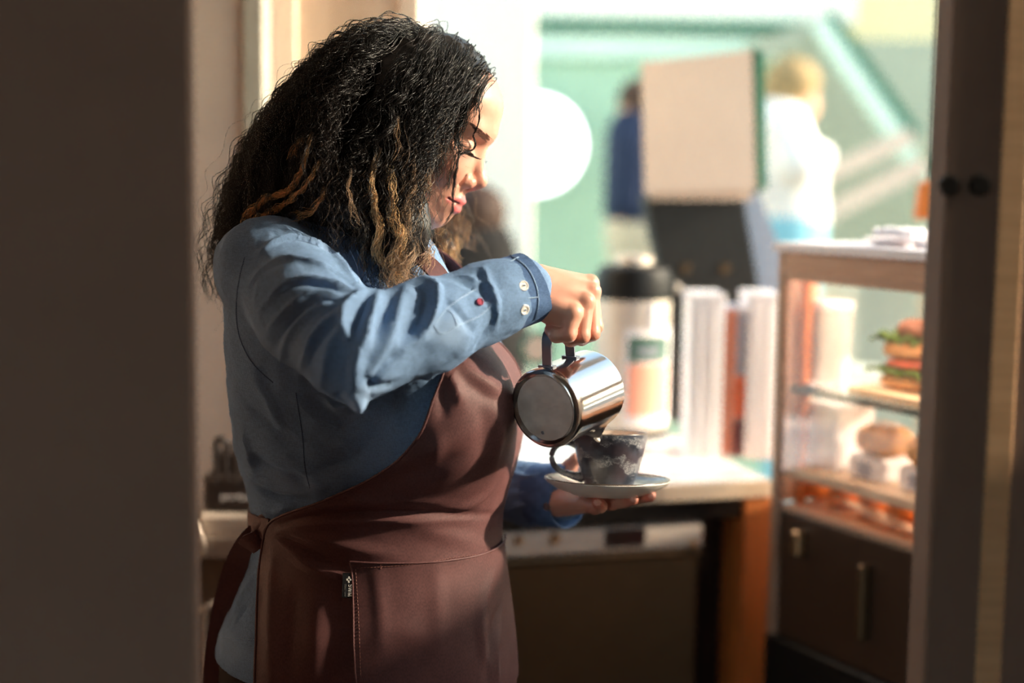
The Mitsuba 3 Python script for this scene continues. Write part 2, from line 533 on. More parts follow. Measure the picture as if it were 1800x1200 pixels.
# back left: taupe wall, grey panel, oak cupboard
YB = 2.75
struct('wall_back_left', bx(-2.4, X(430, YB), YB, YB + 0.1, 0, 2.7, 0.0), M_TAUPE, 'taupe wall behind the woman')
struct('trim_2', bx(X(432, YB), X(466, YB), YB - 0.012, YB + 0.08, 0, 2.7, 0.002), M_GREYPANEL, 'grey upright panel beside the oak cupboard')
YC = 2.85
xc0, xc1 = X(471, YC, 100), X(737, YC, 100)
t = thing('wall_cupboard', 'pale oak wall cupboard behind the woman with a framed door', 'cupboard')
zc0, zc1 = Z(420, YC), 2.4
obj('body', bx(xc0, xc1, YC + 0.02, YC + 0.32, zc0, zc1), M_OAK, t)
d = cat(bx(xc0, X(521, YC, 60), YC, YC + 0.02, zc0, zc1), bx(X(700, YC, 60), xc1, YC, YC + 0.02, zc0, zc1), bx(X(521, YC, 60), X(700, YC, 60), YC, YC + 0.02, zc0, Z(133, YC)), bx(X(521, YC, 60), X(700, YC, 60), YC, YC + 0.02, zc1 - 0.07, zc1))
dk = obj('door', d, M_OAK, t)
obj('panel', bx(X(521, YC, 60) - 0.004, X(700, YC, 60) + 0.004, YC + 0.008, YC + 0.02, Z(133, YC) - 0.004, zc1 - 0.066), M_OAKIN, dk)
# cream column and the far room
YK = 5.4
struct('column', bx(X(738, YK), X(932, YK), YK, YK + 0.5, 0, 3.6, 0.01), M_CREAM, 'cream plaster column behind the woman')
YM = 6.8
struct('wall_back', bx(X(700, YM), X(1345, YM), YM, YM + 0.12, 0, Z(105, YM), 0.0), M_MINT, 'mint green back wall')
struct('wall_stair', bx(X(1345, YM), X(1900, YM), YM + 0.02, YM + 0.14, 0, Z(60, YM), 0.0), M_SAGE, 'sage green wall under the staircase')
struct('trim_3', bx(X(700, YM), X(1345, YM), YM - 0.05, YM + 0.12, Z(104, YM), Z(54, YM), 0.01), M_MINTLIGHT, 'pale mint band along the top of the back wall')  # band in a paler mint than the wall below it
struct('trim_4', bx(X(700, YM), X(1400, YM), YM - 0.1, YM + 0.12, Z(53, YM), Z(34, YM), 0.01), M_GREEN, 'deep green beam over the pale mint band')
struct('wall_upper', bx(X(700, YM), X(1480, YM), YM - 0.04, YM + 0.12, Z(33, YM), 4.0, 0.0), M_CREAM, 'cream wall above the green beam')
YS = 6.4
struct('wall_yellow', bx(X(1440, 7.6), X(2300, 7.6), 7.6, 7.7, 0, 4.6, 0.0), M_YELLOWWALL, 'pale yellow wall behind the staircase')


def slantbar(p0, p1, Y0, Y1, w0, w1):
    """A board between two pixel points, offset by w0 and w1 pixels across its run."""
    a, b = np.array(p0, float), np.array(p1, float)
    n = np.array([-(b - a)[1], (b - a)[0]]) / np.linalg.norm(b - a)
    pts = [at(*(a + n * w0), Y0), at(*(b + n * w0), Y0), at(*(b + n * w1), Y0), at(*(a + n * w1), Y0)]
    return prism([(q[0], q[2]) for q in pts], Y0, Y1)


t = thing('staircase', 'staircase with green stringers slanting down behind the display case', 'staircase')
obj('stringer', slantbar((1448, 30), (2078, 905), YS, YS + 0.1, -22, -2), M_GREEN, t)
obj('string_board', slantbar((1448, 30), (2064, 908), YS - 0.01, YS + 0.06, -2, 28), M_MINTLIGHT, t)
obj('soffit', slantbar((1325, 88), (1452, 40), YS + 0.02, YS + 0.2, -14, 22), M_SAGE, t, label='grey green landing edge')
t = thing('handrail', 'pale double wooden handrail slanting up behind the blonde person', 'handrail')
obj('rail', slantbar((1425, 322), (1605, 238), 6.1, 6.16, -14, 14), M_BEIGE, t)
obj('rail', slantbar((1425, 390), (1625, 290), 6.1, 6.16, -15, 15), M_BEIGE, t)
obj('post', bx(X(1600, 6.2), X(1614, 6.2), 6.161, 6.24, 0, Z(225, 6.2)), M_SAGE, t)
obj('post', bx(X(1432, 6.2), X(1446, 6.2), 6.161, 6.24, 0, Z(300, 6.2)), M_SAGE, t)
# round white lamp on the mint wall
YL = 6.55
lp = at(942, 255, YL)
t = thing('wall_lamp', 'large round white lamp on the mint wall', 'lamp')
tt = trimesh.transformations.rotation_matrix(math.pi / 2, [1, 0, 0])
obj('backplate', moved(lathe([(0, -0.03), (0.2, -0.03), (0.2, 0.0), (0, 0.0)], 48), M=tt, loc=lp + [0, 0.0, 0]), M_WHITE, t)
key = obj('diffuser', moved(lathe([(0.218, 0.0), (0.22, 0.02), (0.205, 0.05), (0.13, 0.068), (0, 0.072)], 48), M=tt, loc=lp), M_WHITE, t)
scene[key]['emitter'] = {'type': 'area', 'radiance': rgb((0.9, 0.95, 0.92))}
# ---------------------------------------------------------------- counter line with dishwasher
def Yz(px, py, z):
    """How far into the room the ray through a pixel comes down to height z."""
    d = FWD + RT * ((px - 900) / F) + UP * ((600 - py) / F)
    return float(d[1] * (z - CAM[2]) / d[2])


class Frame:
    """Local axes: u to the right along a front, n away from the front, z up."""

    def __init__(s, o, ang):
        s.o, s.a = np.array([o[0], o[1], 0.0]), ang
        s.u, s.n = np.array([math.cos(ang), math.sin(ang), 0]), np.array([-math.sin(ang), math.cos(ang), 0])

    def box(s, u0, u1, n0, n1, z0, z1, b=0.003):
        return moved(bx(u0, u1, n0, n1, z0, z1, b), s.a, s.o)

    def put(s, m, u=0, n=0, z=0, rot=0):
        return moved(m, s.a + rot, s.o + s.u * u + s.n * n + np.array([0, 0, z]))

    def hit(s, px, py, n=0.0):
        """(u, z) of the pixel on the plane n."""
        d = FWD + RT * ((px - 900) / F) + UP * ((600 - py) / F)
        o = s.o + s.n * n
        k = ((o - CAM) @ s.n) / (d @ s.n)
        q = CAM + d * k
        return float((q - s.o) @ s.u), float(q[2])


ZC = 0.90
cr = at(1357, 843, Yz(1357, 843, ZC))
cl = at(1180, 851, Yz(1180, 851, ZC))
ca = math.atan2(cr[1] - cl[1], cr[0] - cl[0])
CF = Frame(cr, ca)
LC = 0.80
solo('worktop', 'long white worktop with beige front edge behind the woman', 'worktop', CF.box(-LC, 0.0, 0.012, 0.92, ZC - 0.032, ZC), M_COUNTER)
key = numbered('worktop__edge_strip')
scene[key] = mikit.ply(CF.box(-LC, 0.0, 0.0, 0.012, ZC - 0.034, ZC - 0.001, 0.002), M_COUNTEREDGE, smooth=35)
labels[key] = {'label': 'beige front edge'}
key = numbered('worktop__under_rail')
scene[key] = mikit.ply(CF.box(-LC, CF.hit(1308, 1000)[0], 0.02, 0.80, ZC - 0.075, ZC - 0.033), M_BLACKGLOSS, smooth=35)  # black strip put in where only shade lies above the dishwasher
labels[key] = {'label': 'black rail giving the shade under the worktop'}
solo('support_panel', 'black support panel under the left end of the worktop behind the woman', 'panel', CF.box(-LC, -LC + 0.03, 0.02, 0.80, 0.0, ZC - 0.077), M_BLACKGLOSS)
t = thing('counter_base', 'black counter side with orange wooden end post under the white worktop', 'counter')
u1, _ = CF.hit(1308, 1000); u2, _ = CF.hit(1357, 1000)
obj('side_panel', CF.box(u1 - 0.07, u1 - 0.001, 0.10, 0.88, 0.0, ZC - 0.078), M_BLACKGLOSS, t)
obj('end_post', CF.box(u1, u2, 0.006, 0.90, 0.0, ZC - 0.035), M_ORANGEWOOD, t, label='orange wooden end post')
ur, zt = CF.hit(1230, 914, 0.05)
_, zb = CF.hit(1228, 958, 0.05)
ul = ur - 0.60
t = thing('dishwasher', 'steel undercounter dishwasher with control strip and dark display', 'dishwasher')
obj('cabinet', CF.box(ul + 0.01, ur - 0.01, 0.06, 0.55, 0.06, zt - 0.004), M_DARKSTEEL, t)
cp = obj('control_panel', CF.box(ul, ur, 0.03, 0.06, zb, zt, 0.006), M_STEEL, t)
obj('door', cat(CF.box(ul + 0.004, ur - 0.006, 0.035, 0.06, 0.10, zb - 0.012, 0.005), CF.box(ul + 0.002, ur - 0.004, 0.024, 0.05, zb - 0.013, zb - 0.003, 0.004)), M_DARKSTEEL, t, label='dark steel door')
d0, dz0 = CF.hit(1063, 962, 0.03); d1, dz1 = CF.hit(1134, 927, 0.03)
obj('display', CF.box(d0, d1, 0.026, 0.032, dz0, dz1, 0.001), M_DARKDISPLAY, cp)
for px, py, r in ((975, 945, 0.010), (1217, 955, 0.008), (912, 948, 0.008)):
    u, z = CF.hit(px, py, 0.03)
    obj('knob', CF.put(moved(lathe([(0, -0.012), (r * 0.8, -0.012), (r, -0.008), (r, 0.002)], 24), M=trimesh.transformations.rotation_matrix(-math.pi / 2, [1, 0, 0])), u, 0.03, z), M_BRASS, cp)
for k, px in enumerate((1000, 1018, 1036, 1052, 1150, 1168, 1186)):
    u, z = CF.hit(px, 946, 0.03)
    obj('button', CF.box(u - 0.004, u + 0.004, 0.027, 0.031, z - 0.003, z + 0.003, 0.001), M_BEIGE, cp)
for ua in (ul + 0.03, ur - 0.07):
    for na in (0.08, 0.46):
        obj('foot', CF.box(ua, ua + 0.04, na, na + 0.04, 0, 0.06), M_BLACK, t)

# ---------------------------------------------------------------- airpot
YA = Yz(1108, 762, ZC)
ac = at(1108, 762, YA)
ah = Z(463, YA, 1108) - ZC
ar = 0.5 * (X(1174, YA, 650) - X(1044, YA, 650))
t = thing('airpot', 'steel coffee airpot with black pump lid and green and pink label', 'airpot')
zz = lambda py: Z(py, YA, 1108) - ZC
obj('body', moved(lathe([(0, 0.016), (ar * 0.97, 0.016), (ar, 0.022), (ar, zz(528)), (ar * 0.95, zz(522)), (0, zz(522))], 64), loc=[ac[0], ac[1], ZC]), M_STEEL, t)
obj('base_ring', moved(lathe([(0, 0.0), (ar * 0.98, 0.0), (ar * 1.0, 0.004), (ar * 1.0, 0.018), (0, 0.018)], 64), loc=[ac[0], ac[1], ZC]), M_BLACK, t)
lidk = obj('pump_lid', cat(moved(lathe([(0, zz(524)), (ar * 1.02, zz(524)), (ar * 1.04, zz(515)), (ar * 1.04, zz(488)), (ar * 0.95, zz(470)), (ar * 0.6, zz(463)), (0, zz(463))], 64), loc=[ac[0], ac[1], ZC]),
    bx(ac[0] + ar * 0.5, ac[0] + ar * 1.16, ac[1] - 0.028, ac[1] + 0.028, ZC + zz(520), ZC + zz(485), 0.008)), M_BLACK, t)
obj('pump_button', moved(lathe([(0, zz(466)), (ar * 0.5, zz(466)), (ar * 0.48, zz(450)), (ar * 0.3, zz(447)), (0, zz(447))], 40), loc=[ac[0], ac[1], ZC]), M_STEEL, t, label='steel pump button')
obj('lid_catch', blob([ac[0] + ar * 1.12, ac[1] - 0.02, ZC + zz(503)], [0.010, 0.010, 0.010]), M_STEEL, lidk)


def wrap(c, r, a0, a1, z0, z1, th=0.0012, n=28):
    """A curved label on a round body."""
    a = np.linspace(a0, a1, n)
    inner, outer = [], []
    for rr in (r, r + th):
        inner.append(np.stack([c[0] + rr * np.cos(a), c[1] + rr * np.sin(a), np.full(n, z0)], 1))
        outer.append(np.stack([c[0] + rr * np.cos(a), c[1] + rr * np.sin(a), np.full(n, z1)], 1))
    v = np.vstack([inner[0], outer[0], inner[1], outer[1]])
    f = []
    for i in range(n - 1):
        o = lambda s, k: s * n + k
        f += [[o(2, i), o(2, i + 1), o(3, i + 1)], [o(2, i), o(3, i + 1), o(3, i)], [o(0, i), o(1, i + 1), o(0, i + 1)], [o(0, i), o(1, i), o(1, i + 1)],
              [o(1, i), o(3, i), o(3, i + 1)], [o(1, i), o(3, i + 1), o(1, i + 1)], [o(0, i), o(2, i + 1), o(2, i)], [o(0, i), o(0, i + 1), o(2, i + 1)]]
    return trimesh.Trimesh(v, np.array(f), process=False)


ang = lambda px: -math.acos(max(-1, min(1, (px - 1109) / 65.0)))
lk = obj('label', wrap(ac, ar, ang(1090), ang(1172), ZC + zz(738), ZC + zz(572)), M_WHITE, t, label='white paper label')
obj('print', wrap(ac, ar + 0.0012, ang(1097), ang(1166), ZC + zz(628), ZC + zz(586), 0.0004), M_GREENLABEL, lk)
obj('print', wrap(ac, ar + 0.0012, ang(1096), ang(1168), ZC + zz(722), ZC + zz(632), 0.0004), M_PINKLABEL, lk)
obj('print', wrap(ac, ar + 0.0016, ang(1110), ang(1152), ZC + zz(611), ZC + zz(603), 0.0003), M_GREYLABEL, lk)
obj('print', wrap(ac, ar + 0.0016, ang(1114), ang(1148), ZC + zz(619), ZC + zz(615), 0.0003), M_GREYLABEL, lk)
obj('sight_tube', moved(lathe([(0, zz(572)), (0.010, zz(572)), (0.010, zz(530)), (0, zz(530))], 20), loc=[ac[0] + ar * 0.42, ac[1] - ar * 0.88, ZC]), M_WHITE, t)

# ---------------------------------------------------------------- tall dark machine with a beige upper box
YMa = Yz(1240, 742, ZC) + 0.0
t = thing('coffee_machine', 'tall charcoal machine carrying a square beige box behind the airpot', 'machine')
dep = 0.16
P2 = lambda px, py: (lambda q: (q[0], q[2]))(at(px, py, YMa))
zf = lambda px: (X(px, YMa, 745), ZC)
obj('body', prism([P2(1134, 345), P2(1165, 490), P2(1176, 600), zf(1180), zf(1345), P2(1350, 600), P2(1334, 510), P2(1306, 345)], YMa, YMa + dep), M_MACHINE, t)
obj('side_panel', prism([P2(1307, 345), P2(1336, 510), P2(1350, 560), P2(1390, 560), P2(1386, 470), P2(1336, 336)], YMa + 0.02, YMa + dep), M_BLUEGREY, t, label='blue grey side panel')
ub = obj('upper_box', hullpts([np.array(at(px, py, YMa + dy)) for dy in (-0.06, 0.10) for px, py in ((1127, 110), (1322, 88), (1330, 334), (1133, 340))]), M_BEIGE, t, label='square beige box')
obj('box_side', prism([P2(1326, 84), P2(1341, 96), P2(1346, 330), P2(1332, 338)], YMa - 0.02, YMa + 0.12), M_GREEN, ub)
obj('lip', prism([P2(1140, 338), P2(1318, 334), P2(1316, 352), P2(1142, 352)], YMa - 0.03, YMa + 0.05), M_BEIGE, ub)
for px in (1205, 1274):
    q = at(px, 472, YMa)
    obj('knob', moved(lathe([(0, -0.012), (0.010, -0.012), (0.013, -0.006), (0.013, 0.002)], 24), M=trimesh.transformations.rotation_matrix(-math.pi / 2, [1, 0, 0]), loc=q), M_DARKSTEEL, t)

# ---------------------------------------------------------------- white cartons by the case
YX = Yz(1285, 806, ZC)
for px0, px1, top, lab in ((1211, 1271, 517, 'tall white carton beside the dark machine'), (1313, 1366, 515, 'tall white carton touching the display case')):
    t = thing('carton', lab, 'carton', 'white cartons on the worktop')
    x0, x1, zt_ = X(px0, YX, 660), X(px1, YX, 660), Z(top, YX, 1285)
    obj('box', bx(x0, x1, YX, YX + 0.13, ZC, zt_ - 0.012, 0.004), mat('carton_white', lin(250, 248, 250), 0.6), t)
    obj('lid', bx(x0 - 0.002, x1 + 0.002, YX - 0.002, YX + 0.132, zt_ - 0.016, zt_, 0.003), M_WHITE, t)
    for k in range(2):
        xa = x0 + (x1 - x0) * (0.3 + 0.35 * k)
        obj('crease', bx(xa, xa + 0.004, YX - 0.0025, YX + 0.001, ZC + 0.004, zt_ - 0.018, 0.001), M_WHITE, t)
t = thing('packet', 'slim orange and grey packet between the white cartons', 'packet')
x0, x1 = X(1273, YX, 660), X(1311, YX, 660)
obj('box', bx(x0, x1, YX + 0.01, YX + 0.12, ZC, Z(540, YX, 1290), 0.003), M_WHITE, t)
xm = X(1294, YX, 660)
obj('label', bx(x0 + 0.001, xm, YX + 0.0085, YX + 0.011, Z(800, YX, 1290), Z(545, YX, 1290), 0.0005), mat('rust_label', speckle((214, 150, 128), (200, 110, 80), 30)), t)
obj('label', bx(xm + 0.001, x1 - 0.001, YX + 0.008, YX + 0.011, Z(660, YX, 1290), Z(552, YX, 1290), 0.0005), M_GREYLABEL, t)
obj('label', bx(xm + 0.001, x1 - 0.001, YX + 0.008, YX + 0.011, Z(735, YX, 1290), Z(662, YX, 1290), 0.0005), M_ORANGELABEL, t)
obj('label', bx(xm - 0.004, x1 - 0.001, YX + 0.0075, YX + 0.011, Z(803, YX, 1290), Z(738, YX, 1290), 0.0005), mat('plum_label', lin(96, 48, 52), 0.6), t)

# ---------------------------------------------------------------- round green rimmed sign
q = at(944, 612, Yz(944, 757, ZC))
rr = 0.037
t = thing('round_sign', 'small round sign with a deep green rim standing behind the milk jug', 'sign')
M90 = trimesh.transformations.rotation_matrix(math.pi / 2, [1, 0, 0])
obj('rim', moved(lathe([(rr * 0.78, -0.006), (rr, -0.006), (rr * 1.02, 0.0), (rr, 0.008), (rr * 0.8, 0.008)], 48, closed=True), M=M90, loc=q), M_GREEN, t)
obj('face', moved(lathe([(0, 0), (rr * 0.85, 0), (rr * 0.85, 0.004), (0, 0.004)], 40), M=M90, loc=q), M_BEIGE, t)
obj('stand', cat(bx(q[0] - 0.003, q[0] + 0.003, q[1] - 0.003, q[1] + 0.003, ZC, q[2] - rr * 0.8, 0.001), bx(q[0] - 0.025, q[0] + 0.025, q[1] - 0.02, q[1] + 0.02, ZC, ZC + 0.006, 0.002)), M_BLACK, t)

# ---------------------------------------------------------------- glass display case
M_BRONZE = mat('brown_bronze', lin(158, 126, 106), 0.4, metal=0.3)
M_HAZEDBLACK = mat('hazed_black_plastic', lin(52, 42, 39), 0.55)  # black plastic with lens haze mixed into its colour
g0 = at(1369, 429, 2.55)
ZT = g0[2]
g1 = at(1645, 447, Yz(1645, 447, ZT))
GF = Frame(g0, math.atan2(g1[1] - g0[1], g1[0] - g0[0]))
LG = 0.95
DG = 0.42
zrow = lambda py, n=0.0: GF.hit(1430, py, n)[1]
z_f, z_s1, z_s2, z_low = zrow(497), zrow(690), zrow(838), zrow(905)
t = thing('display_case', 'wood and glass display case of sandwiches and pastries at the right', 'display case')
obj('top_slab', GF.box(-0.004, LG, -0.012, DG + 0.01, ZT - 0.012, ZT + 0.004, 0.002), M_WHITE, t, label='white top')
obj('fascia', cat(GF.box(0.016, LG, 0.0, 0.02, z_f, ZT - 0.013), GF.box(0.016, LG, -0.004, 0.0, z_f + 0.016, z_f + 0.022, 0.001), GF.box(0.016, LG, DG - 0.02, DG, z_f + 0.03, ZT - 0.013)), M_COPPERWOOD, t)
for u, n in ((0.0, 0.0), (0.0, DG - 0.018), (LG - 0.018, 0.0), (LG - 0.018, DG - 0.018)):
    obj('corner_post', GF.box(u, u + 0.018, n, n + 0.018, 0.02, ZT - 0.013, 0.002), M_BRONZE, t)
obj('inner_post', GF.box(0.030, 0.046, 0.03, 0.046, z_low, z_f, 0.002), M_ORANGEWOOD, t)
obj('inner_post', GF.box(0.030, 0.046, DG - 0.05, DG - 0.034, z_low, z_f, 0.002), M_ORANGEWOOD, t)
obj('glass_pane', GF.box(0.018, LG - 0.018, 0.006, 0.0075, z_low, z_f, 0.0), 'mat_pane', t, smooth=False)
obj('reflection_panel', GF.box(0.003, 0.014, 0.018, 0.085, z_low, ZT - 0.013, 0.001), M_OAKIN, t)  # added panel standing in for a peach reflection in the glass
obj('glass_pane', GF.box(0.006, 0.0075, 0.086, DG - 0.018, z_low, ZT - 0.013, 0.0), 'mat_pane', t, smooth=False)
M_GLASSEDGE = mat('glass_shelf', lin(150, 168, 160), 0.15)
obj('shelf', GF.box(0.02, LG - 0.02, 0.03, DG - 0.03, z_s1 - 0.006, z_s1, 0.0), 'mat_pane', t, smooth=False, label='glass shelf')
obj('shelf_edge', GF.box(0.02, LG - 0.02, 0.024, 0.030, z_s1 - 0.011, z_s1 + 0.001, 0.001), mat('dark_rail', lin(70, 80, 76), 0.3), t)
obj('shelf', GF.box(0.02, LG - 0.02, 0.02, DG - 0.03, z_s2 - 0.018, z_s2, 0.002), M_COUNTEREDGE, t, label='beige shelf board')
obj('shelf', GF.box(0.02, LG - 0.02, 0.012, DG - 0.03, z_low - 0.012, z_low, 0.002), M_COPPERWOOD, t)
lamp = obj('added_lamp', GF.box(0.08, LG - 0.08, 0.05, 0.07, z_f + 0.012, z_f + 0.02, 0.001), M_WHITE, t, label='added warm lamp strip under the top')
scene[lamp]['emitter'] = {'type': 'area', 'radiance': rgb((6.5, 5.0, 3.7))}  # unseen strip, added to warm the inside of the case
lamp = obj('added_lamp', GF.box(0.06, LG - 0.08, 0.09, 0.105, z_s2 - 0.024, z_s2 - 0.0185, 0.001), M_WHITE, t, label='added warm lamp strip under the beige shelf')
scene[lamp]['emitter'] = {'type': 'area', 'radiance': rgb((1.6, 1.1, 0.65))}  # second added strip, brightens the buns on the low shelf
z_b = zrow(1145)
obj('lower_door', GF.box(0.02, LG - 0.02, 0.010, 0.016, z_b, z_low - 0.014, 0.001), mat('reflection_glass', lin(64, 49, 40), 0.2), t, label='dark glass lower door')  # opaque dark pane, a brown reflection put into its colour
obj('door_handle', GF.box(0.075, 0.095, -0.012, 0.010, zrow(985), zrow(940), 0.004), M_BRASS, t)
obj('door_handle', GF.box(0.245, 0.262, -0.012, 0.010, zrow(1090), zrow(960), 0.004), M_DARKSTEEL, t)
obj('plinth', GF.box(0.0, LG, -0.004, DG, 0.0, z_b - 0.002, 0.004), M_BLACK, t)
obj('cabinet_back', GF.box(0.02, LG - 0.02, DG - 0.03, DG - 0.02, z_b, z_low - 0.013, 0.001), M_BLACK, t)
obj('cabinet_back', GF.box(0.008, 0.018, 0.02, DG - 0.02, z_b, z_low - 0.013, 0.001), M_COPPERWOOD, t)


def gput(px, py, n):
    return GF.hit(px, py, n)


# upper shelf
def tumbler(u, n, z, r, h):
    return GF.put(lathe([(0, 0), (r * 0.86, 0), (r, h), (r * 0.97, h), (r * 0.84, 0.004), (0, 0.004)], 40), u, n, z)


u_, _ = gput(1462, 600, 0.09)
t = thing('paper_tub', 'white paper tub on the upper shelf left of the sandwiches', 'tub')
hh = zrow(528, 0.09) - z_s1
obj('tub', GF.put(lathe([(0, 0), (0.030, 0), (0.037, hh * 0.93), (0.035, hh * 0.93), (0.029, 0.004), (0, 0.004)], 40), u_, 0.09, z_s1), mat('pale_paper', lin(200, 194, 190), 0.7), t)
obj('lid', GF.put(lathe([(0, hh * 0.92), (0.039, hh * 0.92), (0.040, hh), (0.036, hh * 1.03), (0, hh * 1.02)], 40), u_, 0.09, z_s1), M_WHITE, t)
u_, _ = gput(1440, 660, 0.05)
solo('paper_plate', 'small white paper plate at the front of the upper shelf', 'plate', GF.put(lathe([(0, 0), (0.018, 0), (0.026, 0.008), (0.025, 0.009), (0.017, 0.002), (0, 0.002)], 32), u_, 0.052, z_s1), M_WHITE)
M_BREAD = mat('toasted_bread', speckle((186, 130, 78), (212, 162, 108), 70), 0.8)
M_CRUST = mat('brown_crust', speckle((84, 44, 24), (120, 68, 38), 60), 0.7)
M_LETTUCE = mat('green_lettuce', speckle((52, 82, 22), (92, 124, 40), 90), 0.6)
M_TOMATO = mat('red_filling', speckle((170, 66, 40), (196, 92, 58), 80), 0.4)
M_BOARDWOOD = mat('light_board', wood((226, 194, 150), (238, 210, 170), 4, 4, 60), 0.5)
ub0, _ = gput(1510, 680, 0.08)
solo('serving_board', 'pale wooden board under the sandwiches on the upper shelf', 'board', GF.box(ub0, ub0 + 0.34, 0.05, 0.22, z_s1 + 0.0005, z_s1 + 0.014, 0.004), M_BOARDWOOD)


def crumpled(u0, u1, n0, n1, z, amp, seed, nx=40, ny=24, th=0.004):
    """A wavy leaf layer."""
    uu, vv = np.meshgrid(np.linspace(0, 1, nx), np.linspace(0, 1, ny), indexing='ij')
    r = np.random.default_rng(seed)
    ph = r.uniform(0, 6, 4)
    w = amp * (np.sin(uu * 19 + ph[0]) * np.cos(vv * 7 + ph[1]) + 0.6 * np.sin(uu * 37 + vv * 11 + ph[2]))
    edge = 0.006 * np.sin(uu * 30 + ph[3])
    top = np.stack([u0 + (u1 - u0) * uu, n0 - edge * (1 - vv) + (n1 - n0) * vv + edge * vv, z + w + th / 2], -1).reshape(-1, 3)
    bot = top - [0, 0, th]
    idx = np.arange(nx * ny).reshape(nx, ny)
    q = np.stack([idx[:-1, :-1], idx[1:, :-1], idx[1:, 1:], idx[:-1, 1:]], -1).reshape(-1, 4)
    rim = np.concatenate([idx[:, 0], idx[-1, 1:], idx[-2::-1, -1], idx[0, -2:0:-1]])
    k = len(top)
    side = np.stack([rim, np.roll(rim, -1), np.roll(rim, -1) + k, rim + k], 1)
    qs = np.vstack([q, q[:, ::-1] + k, side[:, ::-1]])
    m = trimesh.Trimesh(np.vstack([top, bot]), np.vstack([qs[:, [0, 1, 2]], qs[:, [0, 2, 3]]]), process=False)
    return m


def loaf(lx, ly, lz, seed, sub=4):
    m = trimesh.creation.icosphere(subdivisions=sub)
    v = m.vertices
    v = np.sign(v) * np.abs(v) ** 0.75
    v[:, 2] = np.where(v[:, 2] < 0, v[:, 2] * 0.55, v[:, 2])
    v = v * [lx / 2, ly / 2, lz / 1.55]
    v += m.vertices * (meshkit.fbm(v * 60 + seed * 7, 3)[:, None] - 0.5) * 0.006
    v[:, 2] -= v[:, 2].min()
    return trimesh.Trimesh(v, m.faces, process=False)


def sandwich(u, n, lab, w=0.105, dn=0.085, seed=1):
    t = thing('sandwich', lab, 'sandwich', 'filled sandwiches on the board')
    z = z_s1 + 0.0145
    obj('bread', GF.put(loaf(w, dn, 0.030, seed), u, n, z), M_BREAD, t)
    obj('lettuce', GF.put(crumpled(-w * 0.58, w * 0.50, -dn * 0.55, dn * 0.55, 0.032, 0.004, seed), u, n, z), M_LETTUCE, t)
    obj('filling', GF.put(loaf(w * 0.9, dn * 0.96, 0.020, seed + 3, 3), u + 0.008, n, z + 0.034), M_TOMATO, t)
    obj('bread', GF.put(loaf(w * 0.95, dn * 0.95, 0.036, seed + 9), u, n, z + 0.050), M_BREAD, t)
    obj('lettuce', GF.put(crumpled(-w * 0.50, w * 0.40, -dn * 0.50, dn * 0.50, 0.088, 0.006, seed + 5), u - 0.004, n, z), M_LETTUCE, t)
    obj('crust', GF.put(loaf(w * 0.72, dn * 0.9, 0.030, seed + 13), u + 0.020, n, z + 0.090), M_CRUST, t)


us, _ = gput(1590, 620, 0.10)
sandwich(us, 0.12, 'tall sandwich with green lettuce on the board, nearest the tub', seed=2)
sandwich(us + 0.125, 0.12, 'second sandwich on the board, half hidden by the door post', seed=11)
# middle shelf
u_, _ = gput(1458, 770, 0.08)
t = thing('white_box', 'white cake box on the beige shelf board under the tub', 'box')
hb = zrow(706, 0.06) - z_s2
obj('box', GF.box(u_ - 0.040, u_ + 0.040, 0.06, 0.15, z_s2, z_s2 + hb - 0.01, 0.003), M_WHITE, t)
obj('lid', GF.box(u_ - 0.042, u_ + 0.042, 0.058, 0.152, z_s2 + hb - 0.012, z_s2 + hb, 0.003), M_WHITE, t)
for k in range(2):
    ua, _ = gput(1535 + 92 * k, 800, 0.08)
    t = thing('pastry_pack', ('white wrapped pastry pack beside the cake box', 'white wrapped pastry pack by the door post')[k], 'pack', 'pastry packs on the beige shelf')
    obj('wrapper', GF.box(ua - 0.045, ua + 0.045, 0.06, 0.15, z_s2, z_s2 + 0.042, 0.008), M_WHITE, t)
    obj('sticker', GF.box(ua - 0.014, ua + 0.018, 0.0585, 0.062, z_s2 + 0.008, z_s2 + 0.032, 0.0005), M_GREYLABEL, t)
    t = thing('bread_roll', ('pale bread roll lying on the pastry pack beside the cake box', 'pale bread roll lying on the pastry pack by the door post')[k], 'bread', 'bread rolls on the pastry packs')
    obj('crumb', GF.put(loaf(0.096, 0.085, 0.052, 21 + k), ua, 0.105, z_s2 + 0.042), M_BREAD, t)
    obj('flour_dusting', GF.put(loaf(0.05, 0.045, 0.008, 31 + k, 3), ua, 0.105, z_s2 + 0.090), M_WHITE, t)
# low shelf: croissants and tongs
for k in range(5):
    ua, _ = gput(1440 + 52 * k, 880, 0.10)
    solo('baked_bun', ('golden bun at the left end of the low shelf', 'golden bun second on the low shelf', 'golden bun behind the tongs', 'golden bun past the tongs', 'golden bun by the door post on the low shelf')[k], 'bun', GF.put(loaf(0.056, 0.07, 0.046, 41 + k), ua, 0.098, z_low), mat('orange_crust', speckle((196, 110, 48), (226, 146, 74), 60), 0.6) if k == 0 else 'mat_orange_crust', group='golden buns on the low shelf')
t = thing('tongs', 'pair of steel serving tongs lying before the golden buns', 'tongs')
ua, _ = gput(1500, 890, 0.06)
for s in (-1, 1):
    pts = [GF.o + GF.u * (ua + 0.19 * k) + GF.n * (0.040 + s * 0.012 * math.sin(k * 3.0)) + np.array([0, 0, z_low + 0.012 + 0.016 * (1 - k)]) for k in np.linspace(0, 1, 16)]
    obj('arm', tube(pts, 1.0, flat=(0.006, 0.0015), normal=[0, 0, 1]), M_STEEL, t)
obj('hinge', blob(pts[-1], [0.008, 0.008, 0.005]), M_STEEL, t)
